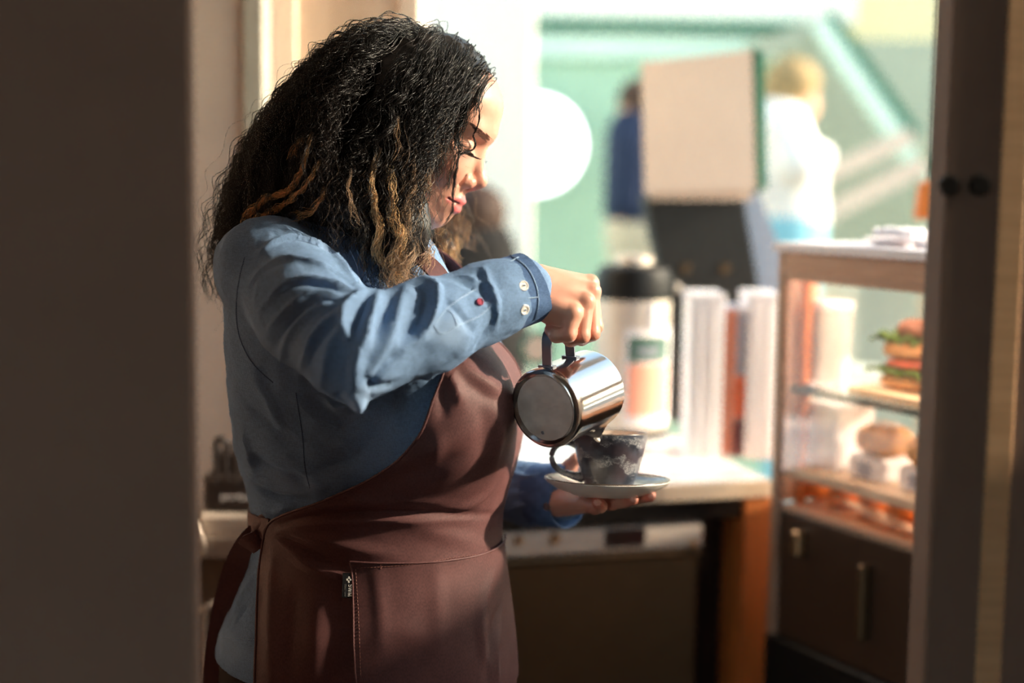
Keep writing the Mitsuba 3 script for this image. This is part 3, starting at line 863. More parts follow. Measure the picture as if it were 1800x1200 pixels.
# on top of the case
for k, (px, r) in enumerate(((1548, 0.05), (1618, 0.045))):
    ua, _ = gput(px, 425, 0.06)
    solo('side_plate', ('white side plate on the case top, nearer the woman', 'white side plate on the case top, by the door post')[k], 'plate', GF.put(lathe([(0, 0), (r * 0.6, 0), (r, 0.012), (r * 0.99, 0.014), (r * 0.58, 0.004), (0, 0.004)], 40), ua, 0.09, ZT + 0.004), M_WHITE, group='white plates on the case top')
ua, _ = gput(1573, 410, 0.06)
solo('napkin', 'folded white napkin lying across the plates on the case top', 'napkin', GF.put(crumpled(-0.05, 0.05, -0.03, 0.03, 0.0, 0.0022, 3, th=0.012), ua, 0.085, ZT + 0.028), M_WHITE)
# amber pendant
q = at(1631, 385, 2.9)
t = thing('pendant_lamp', 'small amber pendant shade on a thin dark cord by the door post', 'pendant lamp')
hs = Z(322, 2.9, 1631) - q[2]
obj('shade', moved(lathe([(0.030, 0), (0.022, hs), (0.004, hs + 0.006), (0.004, hs + 0.002), (0.020, hs - 0.003), (0.028, 0)], 40, closed=True), loc=q), M_AMBER, t)
obj('cord', tube(np.array([[q[0], q[1], q[2] + hs], [q[0], q[1], 2.7]]), 0.004, 8), M_BLACK, t)
obj('bulb', moved(blob([0, 0, 0], 0.014), loc=q + [0, 0, 0.012]), M_WHITE, t)

# ---------------------------------------------------------------- machine corner behind the woman at the left
YG = 2.35
t = thing('steel_drawer', 'pale steel knock drawer behind the apron bow', 'drawer')
zb0 = Z(982, YG, 400)
dx0, dx1 = X(346, YG, 940), X(505, YG, 940)
obj('body', bx(dx0, dx1, YG, YG + 0.3, Z(982, YG, 400), Z(905, YG, 400), 0.006), M_STEEL, t)
obj('front', bx(dx0 - 0.002, dx1, YG - 0.008, YG, Z(980, YG, 400), Z(944, YG, 400), 0.003), mat('hammered_steel', speckle((170, 154, 142), (186, 170, 156), 120), 0.5, metal=0.4), t)
obj('latch', tube(smooth_path([at(342, 915, YG - 0.02), at(352, 940, YG - 0.025), at(358, 958, YG - 0.02), at(356, 976, YG - 0.012)]), 0.004, 8), M_STEEL, t)
t = thing('coffee_grinder', 'black coffee grinder base with two portafilter forks behind the woman', 'grinder')
obj('body', bx(X(352, YG, 880), X(500, YG, 880), YG + 0.02, YG + 0.24, Z(904, YG, 400), Z(838, YG, 400), 0.008), M_HAZEDBLACK, t)
obj('hood', bx(X(374, YG, 840), X(500, YG, 840), YG + 0.03, YG + 0.2, Z(842, YG, 400), Z(800, YG, 400), 0.006), M_HAZEDBLACK, t)
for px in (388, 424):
    obj('fork', tube(smooth_path([at(px - 9, 850, YG), at(px - 8, 795, YG), at(px - 4, 772, YG), at(px + 5, 772, YG), at(px + 9, 800, YG), at(px + 13, 846, YG)]), 0.0055, 10), M_HAZEDBLACK, t)
txt = meshkit.text_mesh('pro fondi', 0.0105, 0.001, bold=True)
txt.apply_transform(trimesh.transformations.rotation_matrix(math.pi / 2, [1, 0, 0]))
txt.apply_translation(at(388, 878, YG + 0.0195))
obj('lettering', txt, M_WHITE, t, smooth=False, label='white lettering pro fondi')
t = thing('back_counter', 'dark brown cabinet under the steel drawer behind the woman', 'cabinet')
obj('body', bx(-1.6, X(520, YG, 1000), YG + 0.02, YG + 0.36, 0.0, zb0 - 0.001, 0.004), mat('umber_laminate', speckle((92, 74, 60), (104, 84, 68), 20), 0.5), t)
obj('tap', tube(smooth_path([at(360, 1200, YG), at(360, 1080, YG), at(364, 1066, YG - 0.01), at(376, 1062, YG - 0.02)]), 0.0035, 8), M_STEEL, t, label='thin steel tap')
obj('handle', tube(smooth_path([at(345, 1071, YG - 0.01), at(360, 1068, YG - 0.02), at(377, 1058, YG - 0.01)]), 0.005, 8), M_STEEL, t)


# ---------------------------------------------------------------- people in the background
def far_person(label, head, hr, Y, face, skin_key, parts, hair_fn, body_fn, lo, hi, h=0.012):
    t = thing('person', label, 'person')
    return t


def sdf_part(prims, k, h=0.012, taubin=5):
    """prims: (a, b, ra, rb) capsules joined softly."""
    a = np.array([np.minimum(x[0], x[1]) - max(x[2], x[3]) for x in prims]).min(0) - 0.03
    b = np.array([np.maximum(x[0], x[1]) + max(x[2], x[3]) for x in prims]).max(0) + 0.03

    def fn(p):
        d = None
        for x in prims:
            d = smin(d, s_cap(p, x[0], x[1], x[2], x[3]), k)
        return d
    return sdf_mesh(fn, a, b, h, taubin)


def C(*prims):
    return [(np.array(a), np.array(b), ra, rb) for a, b, ra, rb in prims]


# blonde person in a white shirt, seen from the side, leaning forward
Yb = 5.6
s = Yb / F
Q = lambda px, py, dy=0.0: at(px, py, Yb + dy)
t = thing('person', 'blonde person in a white shirt and pale blue jeans beside the staircase', 'person')
pel = Q(1385, 400); fl_ = lambda px, dy: np.array([X(px, Yb, 600), Yb + dy, 0.07])
obj('body', sdf_part(C((Q(1398, 158), Q(1400, 178), .088, .080), (Q(1412, 190), Q(1414, 196), .05, .045), (Q(1392, 215), Q(1385, 240), .05, .06), (Q(1428, 188), Q(1430, 190), .016, .014),
    (Q(1450, 275), Q(1470, 290), .03, .03), (Q(1380, 380), fl_(1375, -.1), .085, .05), (Q(1380, 380), fl_(1400, .1), .085, .05), (Q(1372, 260), Q(1380, 380), .12, .12)), 0.03), M_SKINFAR, t)
obj('hair', sdf_part(C((Q(1390, 148), Q(1382, 165), .108, .095), (Q(1402, 142), Q(1412, 140), .085, .06), (Q(1375, 170), Q(1362, 195), .06, .05)), 0.03), M_BLONDE, t)
obj('shirt', sdf_part(C((Q(1368, 215), Q(1376, 300), .115, .155), (Q(1376, 300), Q(1388, 380), .155, .15), (Q(1380, 225, -.12), Q(1405, 285, -.18), .085, .07), (Q(1405, 285, -.18), Q(1445, 275, -.1), .065, .05),
    (Q(1380, 225, .12), Q(1410, 285, .15), .08, .065), (Q(1410, 285, .15), Q(1442, 278, .08), .06, .05)), 0.05), M_WHITECLOTH, t)
obj('jeans', sdf_part(C((Q(1388, 375), Q(1384, 410), .15, .145), (Q(1384, 410), fl_(1375, -.1) + [0, 0, .06], .13, .07), (Q(1384, 410), fl_(1400, .1) + [0, 0, .06], .13, .07)), 0.04), M_CYANDENIM, t)
for px, dy in ((1375, -.1), (1400, .1)):
    f0 = fl_(px, dy)
    obj('shoe', sdf_part(C((f0 + [-.04, 0, -.025], f0 + [.14, 0, -.03], .045, .04)), 0.02), M_WHITECLOTH, t)
# dark haired man in navy, half hidden by the beige box
Ym = 6.1
Q = lambda px, py, dy=0.0: at(px, py, Ym + dy)
fl_ = lambda px, dy: np.array([X(px, Ym, 600), Ym + dy, 0.07])
t = thing('person', 'person in a navy top half hidden by the beige box', 'person')
obj('body', sdf_part(C((Q(1122, 190), Q(1122, 210), .085, .075), (Q(1125, 225), Q(1125, 240), .05, .05), (Q(1125, 260), Q(1125, 370), .12, .12), (Q(1100, 365, -.1), Q(1100, 380, -.1), .04, .04),
    (Q(1115, 390), fl_(1112, -.05), .085, .05), (Q(1140, 390), fl_(1140, .05), .085, .05)), 0.03), M_SKINFAR, t)
obj('hair', sdf_part(C((Q(1124, 176), Q(1128, 185), .094, .092)), 0.03), M_BROWNHAIR, t)
obj('sweater', sdf_part(C((Q(1126, 245), Q(1126, 365), .15, .16), (Q(1108, 255, -.1), Q(1100, 355, -.12), .07, .06), (Q(1145, 255, .1), Q(1148, 355, .1), .07, .06)), 0.04), M_NAVY, t)
obj('trousers', sdf_part(C((Q(1126, 372), Q(1126, 400), .15, .15), (Q(1112, 400), fl_(1108, -.06) + [0, 0, .05], .11, .08), (Q(1140, 400), fl_(1142, .06) + [0, 0, .05], .11, .08)), 0.04), M_CHINO, t)
for px, dy in ((1108, -.06), (1142, .06)):
    f0 = fl_(px, dy)
    obj('shoe', sdf_part(C((f0 + [-.1, 0, -.025], f0 + [.06, 0, -.025], .04, .045)), 0.02), M_BLACKCLOTH, t)
# dark haired customer beyond the counter, right behind the woman's chin
Yd = 4.5
Q = lambda px, py, dy=0.0: at(px, py, Yd + dy)
fl_ = lambda px, dy: np.array([X(px, Yd, 600), Yd + dy, 0.07])
t = thing('person', 'dark haired customer in black beyond the worktop, under the chin', 'person')
obj('body', sdf_part(C((Q(846, 386), Q(848, 402), .078, .068), (Q(842, 420), Q(842, 440), .045, .05), (Q(842, 460), Q(842, 600), .12, .13), (Q(830, 620), fl_(825, -.08), .085, .05), (Q(852, 620), fl_(856, .08), .085, .05)), 0.03), M_SKINFAR, t)
obj('hair', sdf_part(C((Q(838, 374), Q(832, 395), .095, .09), (Q(830, 400), Q(828, 440), .075, .06)), 0.03), M_BROWNHAIR, t)
obj('jacket', sdf_part(C((Q(841, 445), Q(841, 600), .12, .17), (Q(806, 452, -.06), Q(812, 560, -.1), .065, .055), (Q(868, 452, .06), Q(872, 560, .06), .065, .055)), 0.04), M_BLACKCLOTH, t)
obj('trousers', sdf_part(C((Q(841, 600), Q(841, 640), .165, .16), (Q(828, 640), fl_(822, -.08) + [0, 0, .05], .11, .08), (Q(854, 640), fl_(858, .08) + [0, 0, .05], .11, .08)), 0.04), M_BLACKCLOTH, t)
for px, dy in ((822, -.08), (858, .08)):
    f0 = fl_(px, dy)
    obj('shoe', sdf_part(C((f0 + [-.04, 0, -.025], f0 + [.12, 0, -.03], .045, .04)), 0.02), M_BLACKCLOTH, t)
# ---------------------------------------------------------------- the woman
YT = 1.88
WOMAN = thing('person', 'woman with long dark curly hair in a denim shirt and brown apron pouring milk', 'person')
A3 = lambda px, py, Y: np.asarray(at(px, py, Y))
# trunk outline: pixel row, left edge, right edge, half depth
TRUNK = np.array([(385, 520, 660, .085), (405, 470, 690, .115), (435, 430, 732, .145), (480, 408, 778, .165), (560, 401, 828, .175), (640, 404, 872, .178), (700, 409, 892, .175), (760, 414, 901, .170),
                  (810, 424, 898, .163), (850, 437, 886, .158), (900, 447, 875, .156), (940, 452, 874, .158), (1000, 434, 879, .168), (1060, 408, 886, .180), (1130, 386, 892, .188), (1200, 384, 894, .190),
                  (1300, 392, 893, .186), (1450, 420, 880, .172), (1700, 440, 865, .16)], float)
tz = np.array([Z(r[0], YT, 650) for r in TRUNK])[::-1]
tcx = np.array([0.5 * (X(r[1], YT, r[0]) + X(r[2], YT, r[0])) for r in TRUNK])[::-1]
ta = np.array([0.5 * (X(r[2], YT, r[0]) - X(r[1], YT, r[0])) for r in TRUNK])[::-1]
tb = TRUNK[::-1, 3]
from scipy.interpolate import PchipInterpolator
f_cx, f_a, f_b = (PchipInterpolator(tz, q) for q in (tcx, ta, tb))
PW = 2.25


def trunk_sdf(p, grow=0.0):
    z = np.clip(p[..., 2], tz[0], tz[-1])
    zz_ = np.linspace(tz[0], tz[-1], 400)
    cx, a, b = (np.interp(z, zz_, f(zz_)).astype(np.float32) for f in (f_cx, f_a, f_b))
    a, b = a + grow, b + grow
    q = (np.abs((p[..., 0] - cx) / a) ** PW + np.abs((p[..., 1] - YT) / b) ** PW) ** (1 / PW)
    d = (q - 1) * np.minimum(a, b) * 0.9
    return smax(d, p[..., 2] - np.float32(tz[-1] + grow), 0.05)


def torso_sdf(p):
    t = trunk_sdf(p)
    for sgn in (-1, 1):
        t = smin(t, s_ell(p, np.array([f_cx(ZB) + .098, YT + sgn * .085 - .040, ZB]), (.085, .080, .085)), 0.07)
    t = smin(t, s_cap(p, A3(560, 420, 1.86), A3(655, 440, 1.95), .055, .055), 0.06)
    t = smin(t, s_cap(p, A3(600, 425, 1.84), A3(690, 470, 1.86), .045, .055), 0.06)
    return t


def trunk_at(th, z, off=0.0):
    """A point of the trunk's surface (with the bust) at angle th about its axis (0 = +x, -90 = towards the doorway)."""
    th, z = np.broadcast_arrays(np.asarray(th, float), np.asarray(z, float))
    thw = np.mod(th + np.pi, 2 * np.pi) / (2 * np.pi) * (R_TAB.shape[0] - 1)
    zw = np.clip((z - RZ[0]) / (RZ[-1] - RZ[0]), 0, 1) * (len(RZ) - 1)
    from scipy.ndimage import map_coordinates
    r = map_coordinates(R_TAB, [thw, zw], order=1, mode='nearest') + off
    return np.stack([f_cx(np.clip(z, tz[0], tz[-1])) + r * np.cos(th), YT + r * np.sin(th), z], -1)


def trunk_at_old(th, z, off=0.0):
    """A point of the trunk's surface at angle th about its axis (0 = +x, -90 = towards the doorway)."""
    cx, a, b = f_cx(np.clip(z, tz[0], tz[-1])), f_a(np.clip(z, tz[0], tz[-1])) + off, f_b(np.clip(z, tz[0], tz[-1])) + off
    c, s = np.cos(th), np.sin(th)
    r = 1 / (np.abs(c / a) ** PW + np.abs(s / b) ** PW) ** (1 / PW)
    bust = 0.020 * np.exp(-((z - ZB) / 0.055) ** 2) * (np.exp(-((th + 1.15) / 0.42) ** 2))
    r = r + bust
    return np.stack([cx + r * c, YT + r * s, z], -1)


ZB = Z(690, YT, 800)
RZ = np.linspace(0.5, tz[-1], 320)
_th = np.linspace(-np.pi, np.pi, 257)
_d = np.stack([np.cos(_th), np.sin(_th), 0 * _th], -1)[:, None]
_c = np.stack([f_cx(np.clip(RZ, tz[0], tz[-1])), RZ * 0 + YT, RZ], -1)[None]
R_TAB = np.full((257, 320), 0.5)
for _ in range(24):
    R_TAB -= np.clip(torso_sdf((_c + _d * R_TAB[..., None]).astype(np.float32)), -.05, .2) * .8
R_TAB = np.clip(R_TAB, .02, .5)
z_hem = Z(1133, YT, 420)
SLEEVE = [(A3(462, 470, 1.79), .062), (A3(478, 476, 1.75), .063), (A3(545, 545, 1.665), .063), (A3(622, 612, 1.60), .057), (A3(750, 574, 1.65), .0525), (A3(862, 528, 1.70), .0440), (A3(912, 507, 1.72), .0395)]
LSLEEVE = [(A3(640, 470, 2.02), .058), (A3(700, 560, 2.12), .058), (A3(790, 835, 2.11), .050), (A3(930, 868, 2.02), .0425), (A3(985, 866, 1.975), .0385)]


def chain(p, pts, k, d=None, grow=0.0):
    for (a, ra), (b, rb) in zip(pts[:-1], pts[1:]):
        d2 = s_cap(p, a, b, ra + grow, rb + grow)
        d = d2 if d is None else smin(d, d2, k)
    return d


def shirt_sdf(p):
    t = torso_sdf(p)
    arm = chain(p, SLEEVE, 0.02)
    arm2 = chain(p, LSLEEVE, 0.02)
    d = smin(t, arm, 0.022)
    d = smin(d, arm2, 0.022)
    return smax(d, np.float32(z_hem) - p[..., 2], 0.003)


shirt = sdf_mesh(shirt_sdf, (-0.46, 1.48, z_hem - 0.02), (0.14, 2.24, 1.50), 0.0035, 5)
# the apron is laid on the smooth trunk before the folds go in
ps = lambda pts, amp, wid: (pts, amp, wid)
FOLDS = [
    # shoulder and upper sleeve: long folds fanning from the inner elbow to the shoulder
    ps([(630, 505), (600, 462), (550, 428), (500, 420), (455, 445)], .0048, .006), ps([(632, 512), (590, 478), (540, 458), (480, 462), (440, 500)], .0042, .006),
    ps([(630, 518), (590, 497), (540, 490), (490, 510), (455, 550)], .0046, .006), ps([(628, 524), (580, 514), (540, 520), (500, 548), (468, 590)], .0044, .0065),
    ps([(622, 530), (585, 535), (545, 552), (510, 590), (490, 640)], .0044, .007), ps([(615, 540), (585, 556), (555, 586), (535, 630), (525, 668)], .0040, .007),
    ps([(620, 555), (600, 575), (580, 610), (568, 660), (560, 690)], .0036, .007), ps([(626, 508), (600, 485), (570, 468)], -.004, .005), ps([(622, 528), (575, 505), (520, 500), (470, 530)], -.0035, .005),
    ps([(615, 536), (570, 530), (525, 552), (485, 605)], -.004, .0055), ps([(600, 560), (565, 590), (545, 640)], -.0035, .006),
    # inner elbow
    ps([(640, 510), (622, 528), (606, 550), (606, 580), (618, 600)], .0075, .007), ps([(650, 520), (637, 545), (628, 570), (628, 600)], -.0065, .007),
    ps([(668, 512), (655, 545), (640, 590), (626, 630), (622, 680)], .0090, .009), ps([(685, 520), (672, 560), (655, 600)], -.005, .008), ps([(712, 505), (700, 545), (685, 590), (662, 640)], .0055, .009),
    ps([(735, 520), (722, 560), (705, 600)], -.0035, .008), ps([(765, 510), (750, 550), (728, 590)], .003, .009), ps([(700, 620), (670, 650), (650, 690)], -.004, .008),
    ps([(744, 488), (764, 500), (768, 525), (757, 560), (738, 590), (712, 612)], .0070, .008), ps([(728, 500), (748, 515), (748, 545), (735, 575), (712, 596)], -.0070, .008),
    # elbow point and lower hem of the sleeve
    ps([(575, 700), (592, 712), (612, 712), (640, 696)], .009, .008), ps([(618, 690), (640, 706), (668, 700), (690, 688)], .007, .007), ps([(600, 690), (590, 700)], -.004, .006), ps([(640, 660), (655, 680), (690, 676)], -.005, .008),
    ps([(690, 690), (730, 672), (760, 660)], .004, .008),
    # forearm
    ps([(775, 520), (800, 545), (835, 590)], -.0022, .006), ps([(845, 560), (820, 600), (790, 635)], .0025, .008), ps([(870, 560), (850, 590), (835, 610)], -.003, .006), ps([(800, 492), (830, 505), (850, 520)], -.003, .005), ps([(790, 485), (825, 488), (858, 500)], .003, .005),
    ps([(850, 470), (862, 500), (872, 530), (872, 575)], .0035, .0055), ps([(838, 475), (848, 505), (858, 540)], -.003, .005),
    # trunk
    ps([(440, 650), (470, 700), (500, 760)], .003, .010), ps([(425, 700), (470, 740), (520, 775)], -.003, .009), ps([(430, 780), (460, 815), (520, 836), (545, 858)], -.004, .007), ps([(430, 828), (470, 850), (520, 862), (560, 858)], .006, .009),
    ps([(436, 842), (480, 870), (540, 876)], -.0045, .006), ps([(428, 760), (440, 800), (450, 830)], .005, .009), ps([(520, 700), (560, 735), (600, 745)], .003, .012), ps([(540, 800), (600, 780), (660, 740)], .0028, .012), ps([(545, 835), (600, 815), (650, 790)], -.0025, .008),
    ps([(455, 890), (480, 900), (510, 890)], .004, .008), ps([(450, 1010), (430, 1040), (410, 1080)], .003, .010), ps([(440, 1060), (425, 1075), (415, 1095)], -.0025, .006),
    # left forearm
    ps([(895, 830), (925, 838), (960, 830)], .003, .006), ps([(890, 860), (930, 852), (970, 845)], -.003, .006), ps([(890, 900), (920, 888), (960, 890)], .003, .006), ps([(900, 880), (935, 872), (965, 876)], -.0025, .005),
]
shirt_plain = shirt
shirt = strokes(shirt, [(a_, b_ * 1.55, c_ * .78) for a_, b_, c_ in FOLDS])
_v, _n = np.array(shirt.vertices), vnormals(shirt)
_v = _v + _n * ((meshkit.fbm(_v * 38, 3, 5) - 0.5) * 0.0055)[:, None]
shirt = trimesh.Trimesh(_v, shirt.faces, process=False)
c_d0, c_d1, c_d2 = lin(92, 118, 150), lin(112, 141, 178), lin(144, 170, 202)


def denim(p, n, uv):
    w = N(p.x * 900, p.y * 900, p.z * 260) * 0.5 + N(p.x * 300, p.y * 300, p.z * 1100) * 0.5
    b = FB(p.x * 14, p.y * 14, p.z * 14, 3)
    return MX(MX(c_d0, c_d1, SS(0.2, 0.8, w * 0.6 + b * 0.4)), c_d2, SS(0.62, 0.85, b) * 0.45)


M_DENIM = mat('denim', mikit.proc(denim), 0.85, spec=0.15, sheen=0.3)
c_e0, c_e1 = lin(72, 98, 138), lin(96, 126, 170)
M_DENIMDARK = mat('denim_cuff', mikit.proc(lambda p, n, uv: MX(c_e0, c_e1, SS(0.25, 0.75, FB(p.x * 60, p.y * 60, p.z * 60, 3) * 0.7 + 0.3 * N(p.x * 700, p.y * 700, p.z * 700)))), 0.85, spec=0.15, sheen=0.3)
M_SEAM = mat('denim_seam', lin(150, 176, 204), 0.85, spec=0.1)
M_STITCHDARK = mat('denim_stitch_dark', lin(70, 92, 124), 0.85, spec=0.1)
SH = obj('shirt', shirt, M_DENIM, WOMAN, smooth=True, label='blue denim shirt')
for path in ([(520, 690), (528, 740), (533, 780), (536, 820), (545, 858)], [(430, 452), (419, 500), (416, 560), (424, 600), (446, 640), (480, 672)]):
    obj('seam', seam(shirt, path, 0.0007, 0.0001), M_STITCHDARK, SH)
for path in ([(762, 571), (775, 586), (803, 573), (841, 556), (862, 538)], [(762, 571), (785, 543), (837, 508)], [(803, 573), (795, 552), (785, 543)], [(615, 440), (628, 470), (632, 500)], [(627, 440), (640, 470), (645, 498)]):
    obj('seam', seam(shirt, path, 0.0007), M_SEAM, SH)
obj('stitching', stitches(shirt, [(388, 1120), (415, 1122), (452, 1124)]), M_SEAM, SH, kind='stuff')
q_, n_, h_ = onto(shirt, np.array([(843, 531)]))
M_BUTTON = mat('white_button', lin(238, 236, 230), 0.3)


def facing(nrm):
    """A turn that takes +z to the direction nrm."""
    return trimesh.geometry.align_vectors([0, 0, 1], nrm)


def button(c, nrm, r, m=M_BUTTON, parent=SH, name='button'):
    b = lathe([(0, 0.0022), (r * 0.62, 0.0020), (r * 0.72, 0.0030), (r * 0.9, 0.0030), (r, 0.0018), (r, 0.0), (0, 0.0)], 28)
    b.apply_transform(facing(nrm))
    b.apply_translation(c)
    k = obj(name, b, m, parent)
    return k


button(q_[0], n_[0], 0.0045, mat('plum_thread', lin(150, 40, 70), 0.7), name='thread_button')


# ---- cuffs: open bands round the wrists with a thickness
def band(a, b, ra, rb, th, n=64, m=10, side=None, wob=0.0, squash=1.0, seed=1, end=0.0):
    a, b = np.asarray(a), np.asarray(b)
    t = (b - a) / np.linalg.norm(b - a)
    u = np.cross(t, [0, 1.0, 0]); u /= np.linalg.norm(u)
    w = np.cross(t, u)
    ang = np.arange(n) * 2 * np.pi / n
    s = np.linspace(0, 1, m)
    rng = np.random.default_rng(seed)
    ph = rng.uniform(0, 6.28, 4)
    prof = []
    for k, off in ((0, 0.0), (1, -th)):
        r = (ra + (rb - ra) * s)[:, None] + off + wob * (np.sin(2 * ang + ph[0]) + 0.6 * np.sin(3 * ang + ph[1] + 3 * s[:, None]) + 0.35 * np.sin(7 * ang + ph[2] + 5 * s[:, None]))
        c = a + (b - a) * s[:, None]
        ring = c[:, None] + r[..., None] * (u * np.cos(ang)[:, None] + w * np.sin(ang)[:, None] * squash)[None]
        ring = ring + t * (end * np.cos(ang)[:, None])[None] * s[:, None, None]
        prof.append(ring)
    rows = np.concatenate([prof[0], prof[1][::-1]])
    M_, j = len(rows), np.arange(n)
    f = []
    for i in range(M_):
        i2 = (i + 1) % M_
        f.append(np.stack([i * n + j, i * n + (j + 1) % n, i2 * n + (j + 1) % n, i2 * n + j], 1))
    f = np.vstack(f)
    msh = trimesh.Trimesh(rows.reshape(-1, 3), np.vstack([f[:, [0, 1, 2]], f[:, [0, 2, 3]]]), process=False)
    msh.fix_normals()
    return msh


cuff = band(A3(858, 531, 1.702), A3(934, 503, 1.728), .0452, .0438, .0026, wob=.0006, seed=3, end=-0.004)
CU = obj('cuff', cuff, M_DENIMDARK, WOMAN, smooth=50, label='unfolded right cuff with white buttons')
for px, py in ((919, 503), (919, 542)):
    q_, n_, h_ = onto(cuff, np.array([(px, py)]))
    _q, _nn, _h = onto(cuff, np.array([(px + a_, py + b_) for a_ in (-8, 0, 8) for b_ in (-8, 0, 8)], float))
    n_ = _nn.mean(0, keepdims=True); n_ /= np.linalg.norm(n_)
    n_ = n_ if n_[0] @ (CAM - q_[0]) > 0 else -n_
    bk = button(q_[0] + n_[0] * (0.0014 if py < 520 else 0.0030), n_[0], 0.0064, parent=CU)
    e1 = np.cross(n_[0], [0, 0, 1.0]); e1 /= np.linalg.norm(e1)
    obj('thread', tube(np.array([q_[0] + n_[0] * (0.0042 if py < 520 else 0.0058) - e1 * 0.0016, q_[0] + n_[0] * (0.0044 if py < 520 else 0.0060) + e1 * 0.0016]), 0.0007, 6), M_STITCHDARK, bk)
for path in ([(872, 470), (893, 462), (912, 452)], [(897, 449), (922, 466), (938, 490), (946, 530), (940, 562)], [(878, 517), (905, 523), (946, 522)], [(864, 487), (880, 512), (884, 550), (876, 585)], [(905, 520), (902, 545), (896, 570)]):
    obj('seam', seam(cuff, path, .0008), M_SEAM, CU)
cuff2 = band(A3(945, 868, 2.005), A3(1000, 872, 1.968), .0435, .0450, .0026, wob=.0012, seed=8, end=0.004)
CU2 = obj('cuff', cuff2, M_DENIMDARK, WOMAN, smooth=50, label='left cuff in shadow')
q_, n_, h_ = onto(cuff2, np.array([(962, 890)]))
if h_[0]:
    button(q_[0], n_[0], 0.0055, mat('dark_button', lin(120, 100, 100), 0.4), parent=CU2)
# open collar lying on the shoulders under the hair
col = band(A3(640, 432, 1.88), A3(668, 385, 1.885), .083, .068, .004, squash=0.95, wob=.002, seed=4)
obj('collar', col, M_DENIMDARK, WOMAN, smooth=50)

# ---------------------------------------------------------------- skin: head, neck, arms, hands
HC = A3(751, 200, 1.87)
th_p, th_y = math.radians(20), math.radians(9)
Hf0, Hu = np.array([math.cos(th_p), 0, -math.sin(th_p)]), np.array([math.sin(th_p), 0, math.cos(th_p)])
Hs0 = np.array([0, -1.0, 0])
Hf = Hf0 * math.cos(th_y) + Hs0 * math.sin(th_y)
Hs = Hs0 * math.cos(th_y) - Hf0 * math.sin(th_y)
HR = np.stack([Hf, Hs, Hu])                 # rows: forward, near side, up


def H(a, b, c):
    return HC + Hf * a + Hs * b + Hu * c


def head_sdf(p):
    q = ((p - HC) @ HR.T).astype(np.float32)
    m = q.copy(); m[..., 1] = np.abs(m[..., 1])
    e = lambda c, r: s_ell(m, c, r)
    k = lambda a, b, ra, rb: s_cap(m, a, b, ra, rb)
    d = e((-.004, 0, .010), (.092, .070, .083))
    d = smin(d, e((.030, 0, .030), (.060, .058, .050)), .02)
    d = smin(d, e((.030, 0, -.045), (.054, .056, .075)), .02)
    d = smin(d, k((.0, .046, -.070), (.052, .014, -.116), .017, .015), .025)
    d = smin(d, e((.058, 0, -.117), (.0165, .017, .0165)), .014)
    d = smin(d, e((.050, .034, -.050), (.026, .024, .024)), .018)
    d = smin(d, k((.072, .034, .001), (.0815, 0, .004), .011, .0115), .016)
    # eye hollow, lowered lid
    d = smax(d, -e((.088, .033, -.020), (.016, .017, .011)), .012)
    d = smin(d, e((.0645, .031, -.021), (.0145, .0145, .0130)), .003)
    d = smax(d, -k((.0800, .021, -.0275), (.0735, .044, -.0255), .0012, .0012), .0015)
    # mouth mound, nose
    d = smin(d, e((.066, 0, -.092), (.0185, .026, .022)), .012)
    d = smin(d, k((.0795, 0, -.020), (.0935, 0, -.052), .0072, .0085), .010)
    d = smin(d, e((.0962, 0, -.0575), (.0098, .0098, .0090)), .007)
    d = smin(d, e((.0815, .0125, -.0645), (.0120, .0068, .0085)), .008)
    d = smin(d, k((.0935, 0, -.066), (.083, 0, -.0725), .0048, .0050), .005)
    d = smax(d, -e((.0868, .0075, -.0712), (.0062, .0034, .0042)), .0025)
    d = smax(d, -k((.080, .0222, -.058), (.0765, .0226, -.070), .0022, .0020), .004)
    # lips
    up = smin(k((.0838, 0, -0.0897), (.0798, .011, -0.0887), .0052, .0048), k((.0798, .011, -0.0887), (.0690, .0235, -0.0920), .0052, .0022), .003)
    lo = smin(k((.0802, 0, -0.1020), (.0768, .011, -0.1005), .0062, .0057), k((.0768, .011, -0.1005), (.0685, .0225, -0.0935), .0062, .0024), .003)
    d = smin(d, up, .0035)
    d = smin(d, lo, .0035)
    d = smax(d, -smin(k((.0925, 0, -0.0957), (.0850, .012, -0.0945), .0010, .0010), k((.0850, .012, -0.0945), (.0700, .0262, -0.0913), .0010, .0014), .001), .0018)
    d = smax(d, -e((.0865, 0, -.1125), (.006, .014, .0040)), .006)
    d = smax(d, -k((.0925, 0, -.0775), (.089, 0, -.0815), .0016, .0018), .003)
    # ear
    d = smin(d, e((-.004, .070, -.024), (.016, .007, .028)), .004)
    # neck
    d = smin(d, s_cap(p, H(-.030, 0, -.055), A3(664, 432, 1.885), .052, .058), .03)
    return d


head, man_head = solid_mesh(head_sdf, tuple(HC - [0.20, 0.12, 0.24]), tuple(HC + [0.13, 0.12, 0.12]), 0.0020, 6, 0.00006)


def fingers(p, chains, k=.004):
    d = None
    for c in chains:
        f = None
        for (a, ra), (b, rb) in zip(c[:-1], c[1:]):
            s = s_cap(p, a, b, ra, rb)
            f = s if f is None else smin(f, s, .003)
        d = f if d is None else smin(d, f, .0012)
    return d


def J(*rows):
    return [(A3(px, py, Y), r) for px, py, Y, r in rows]


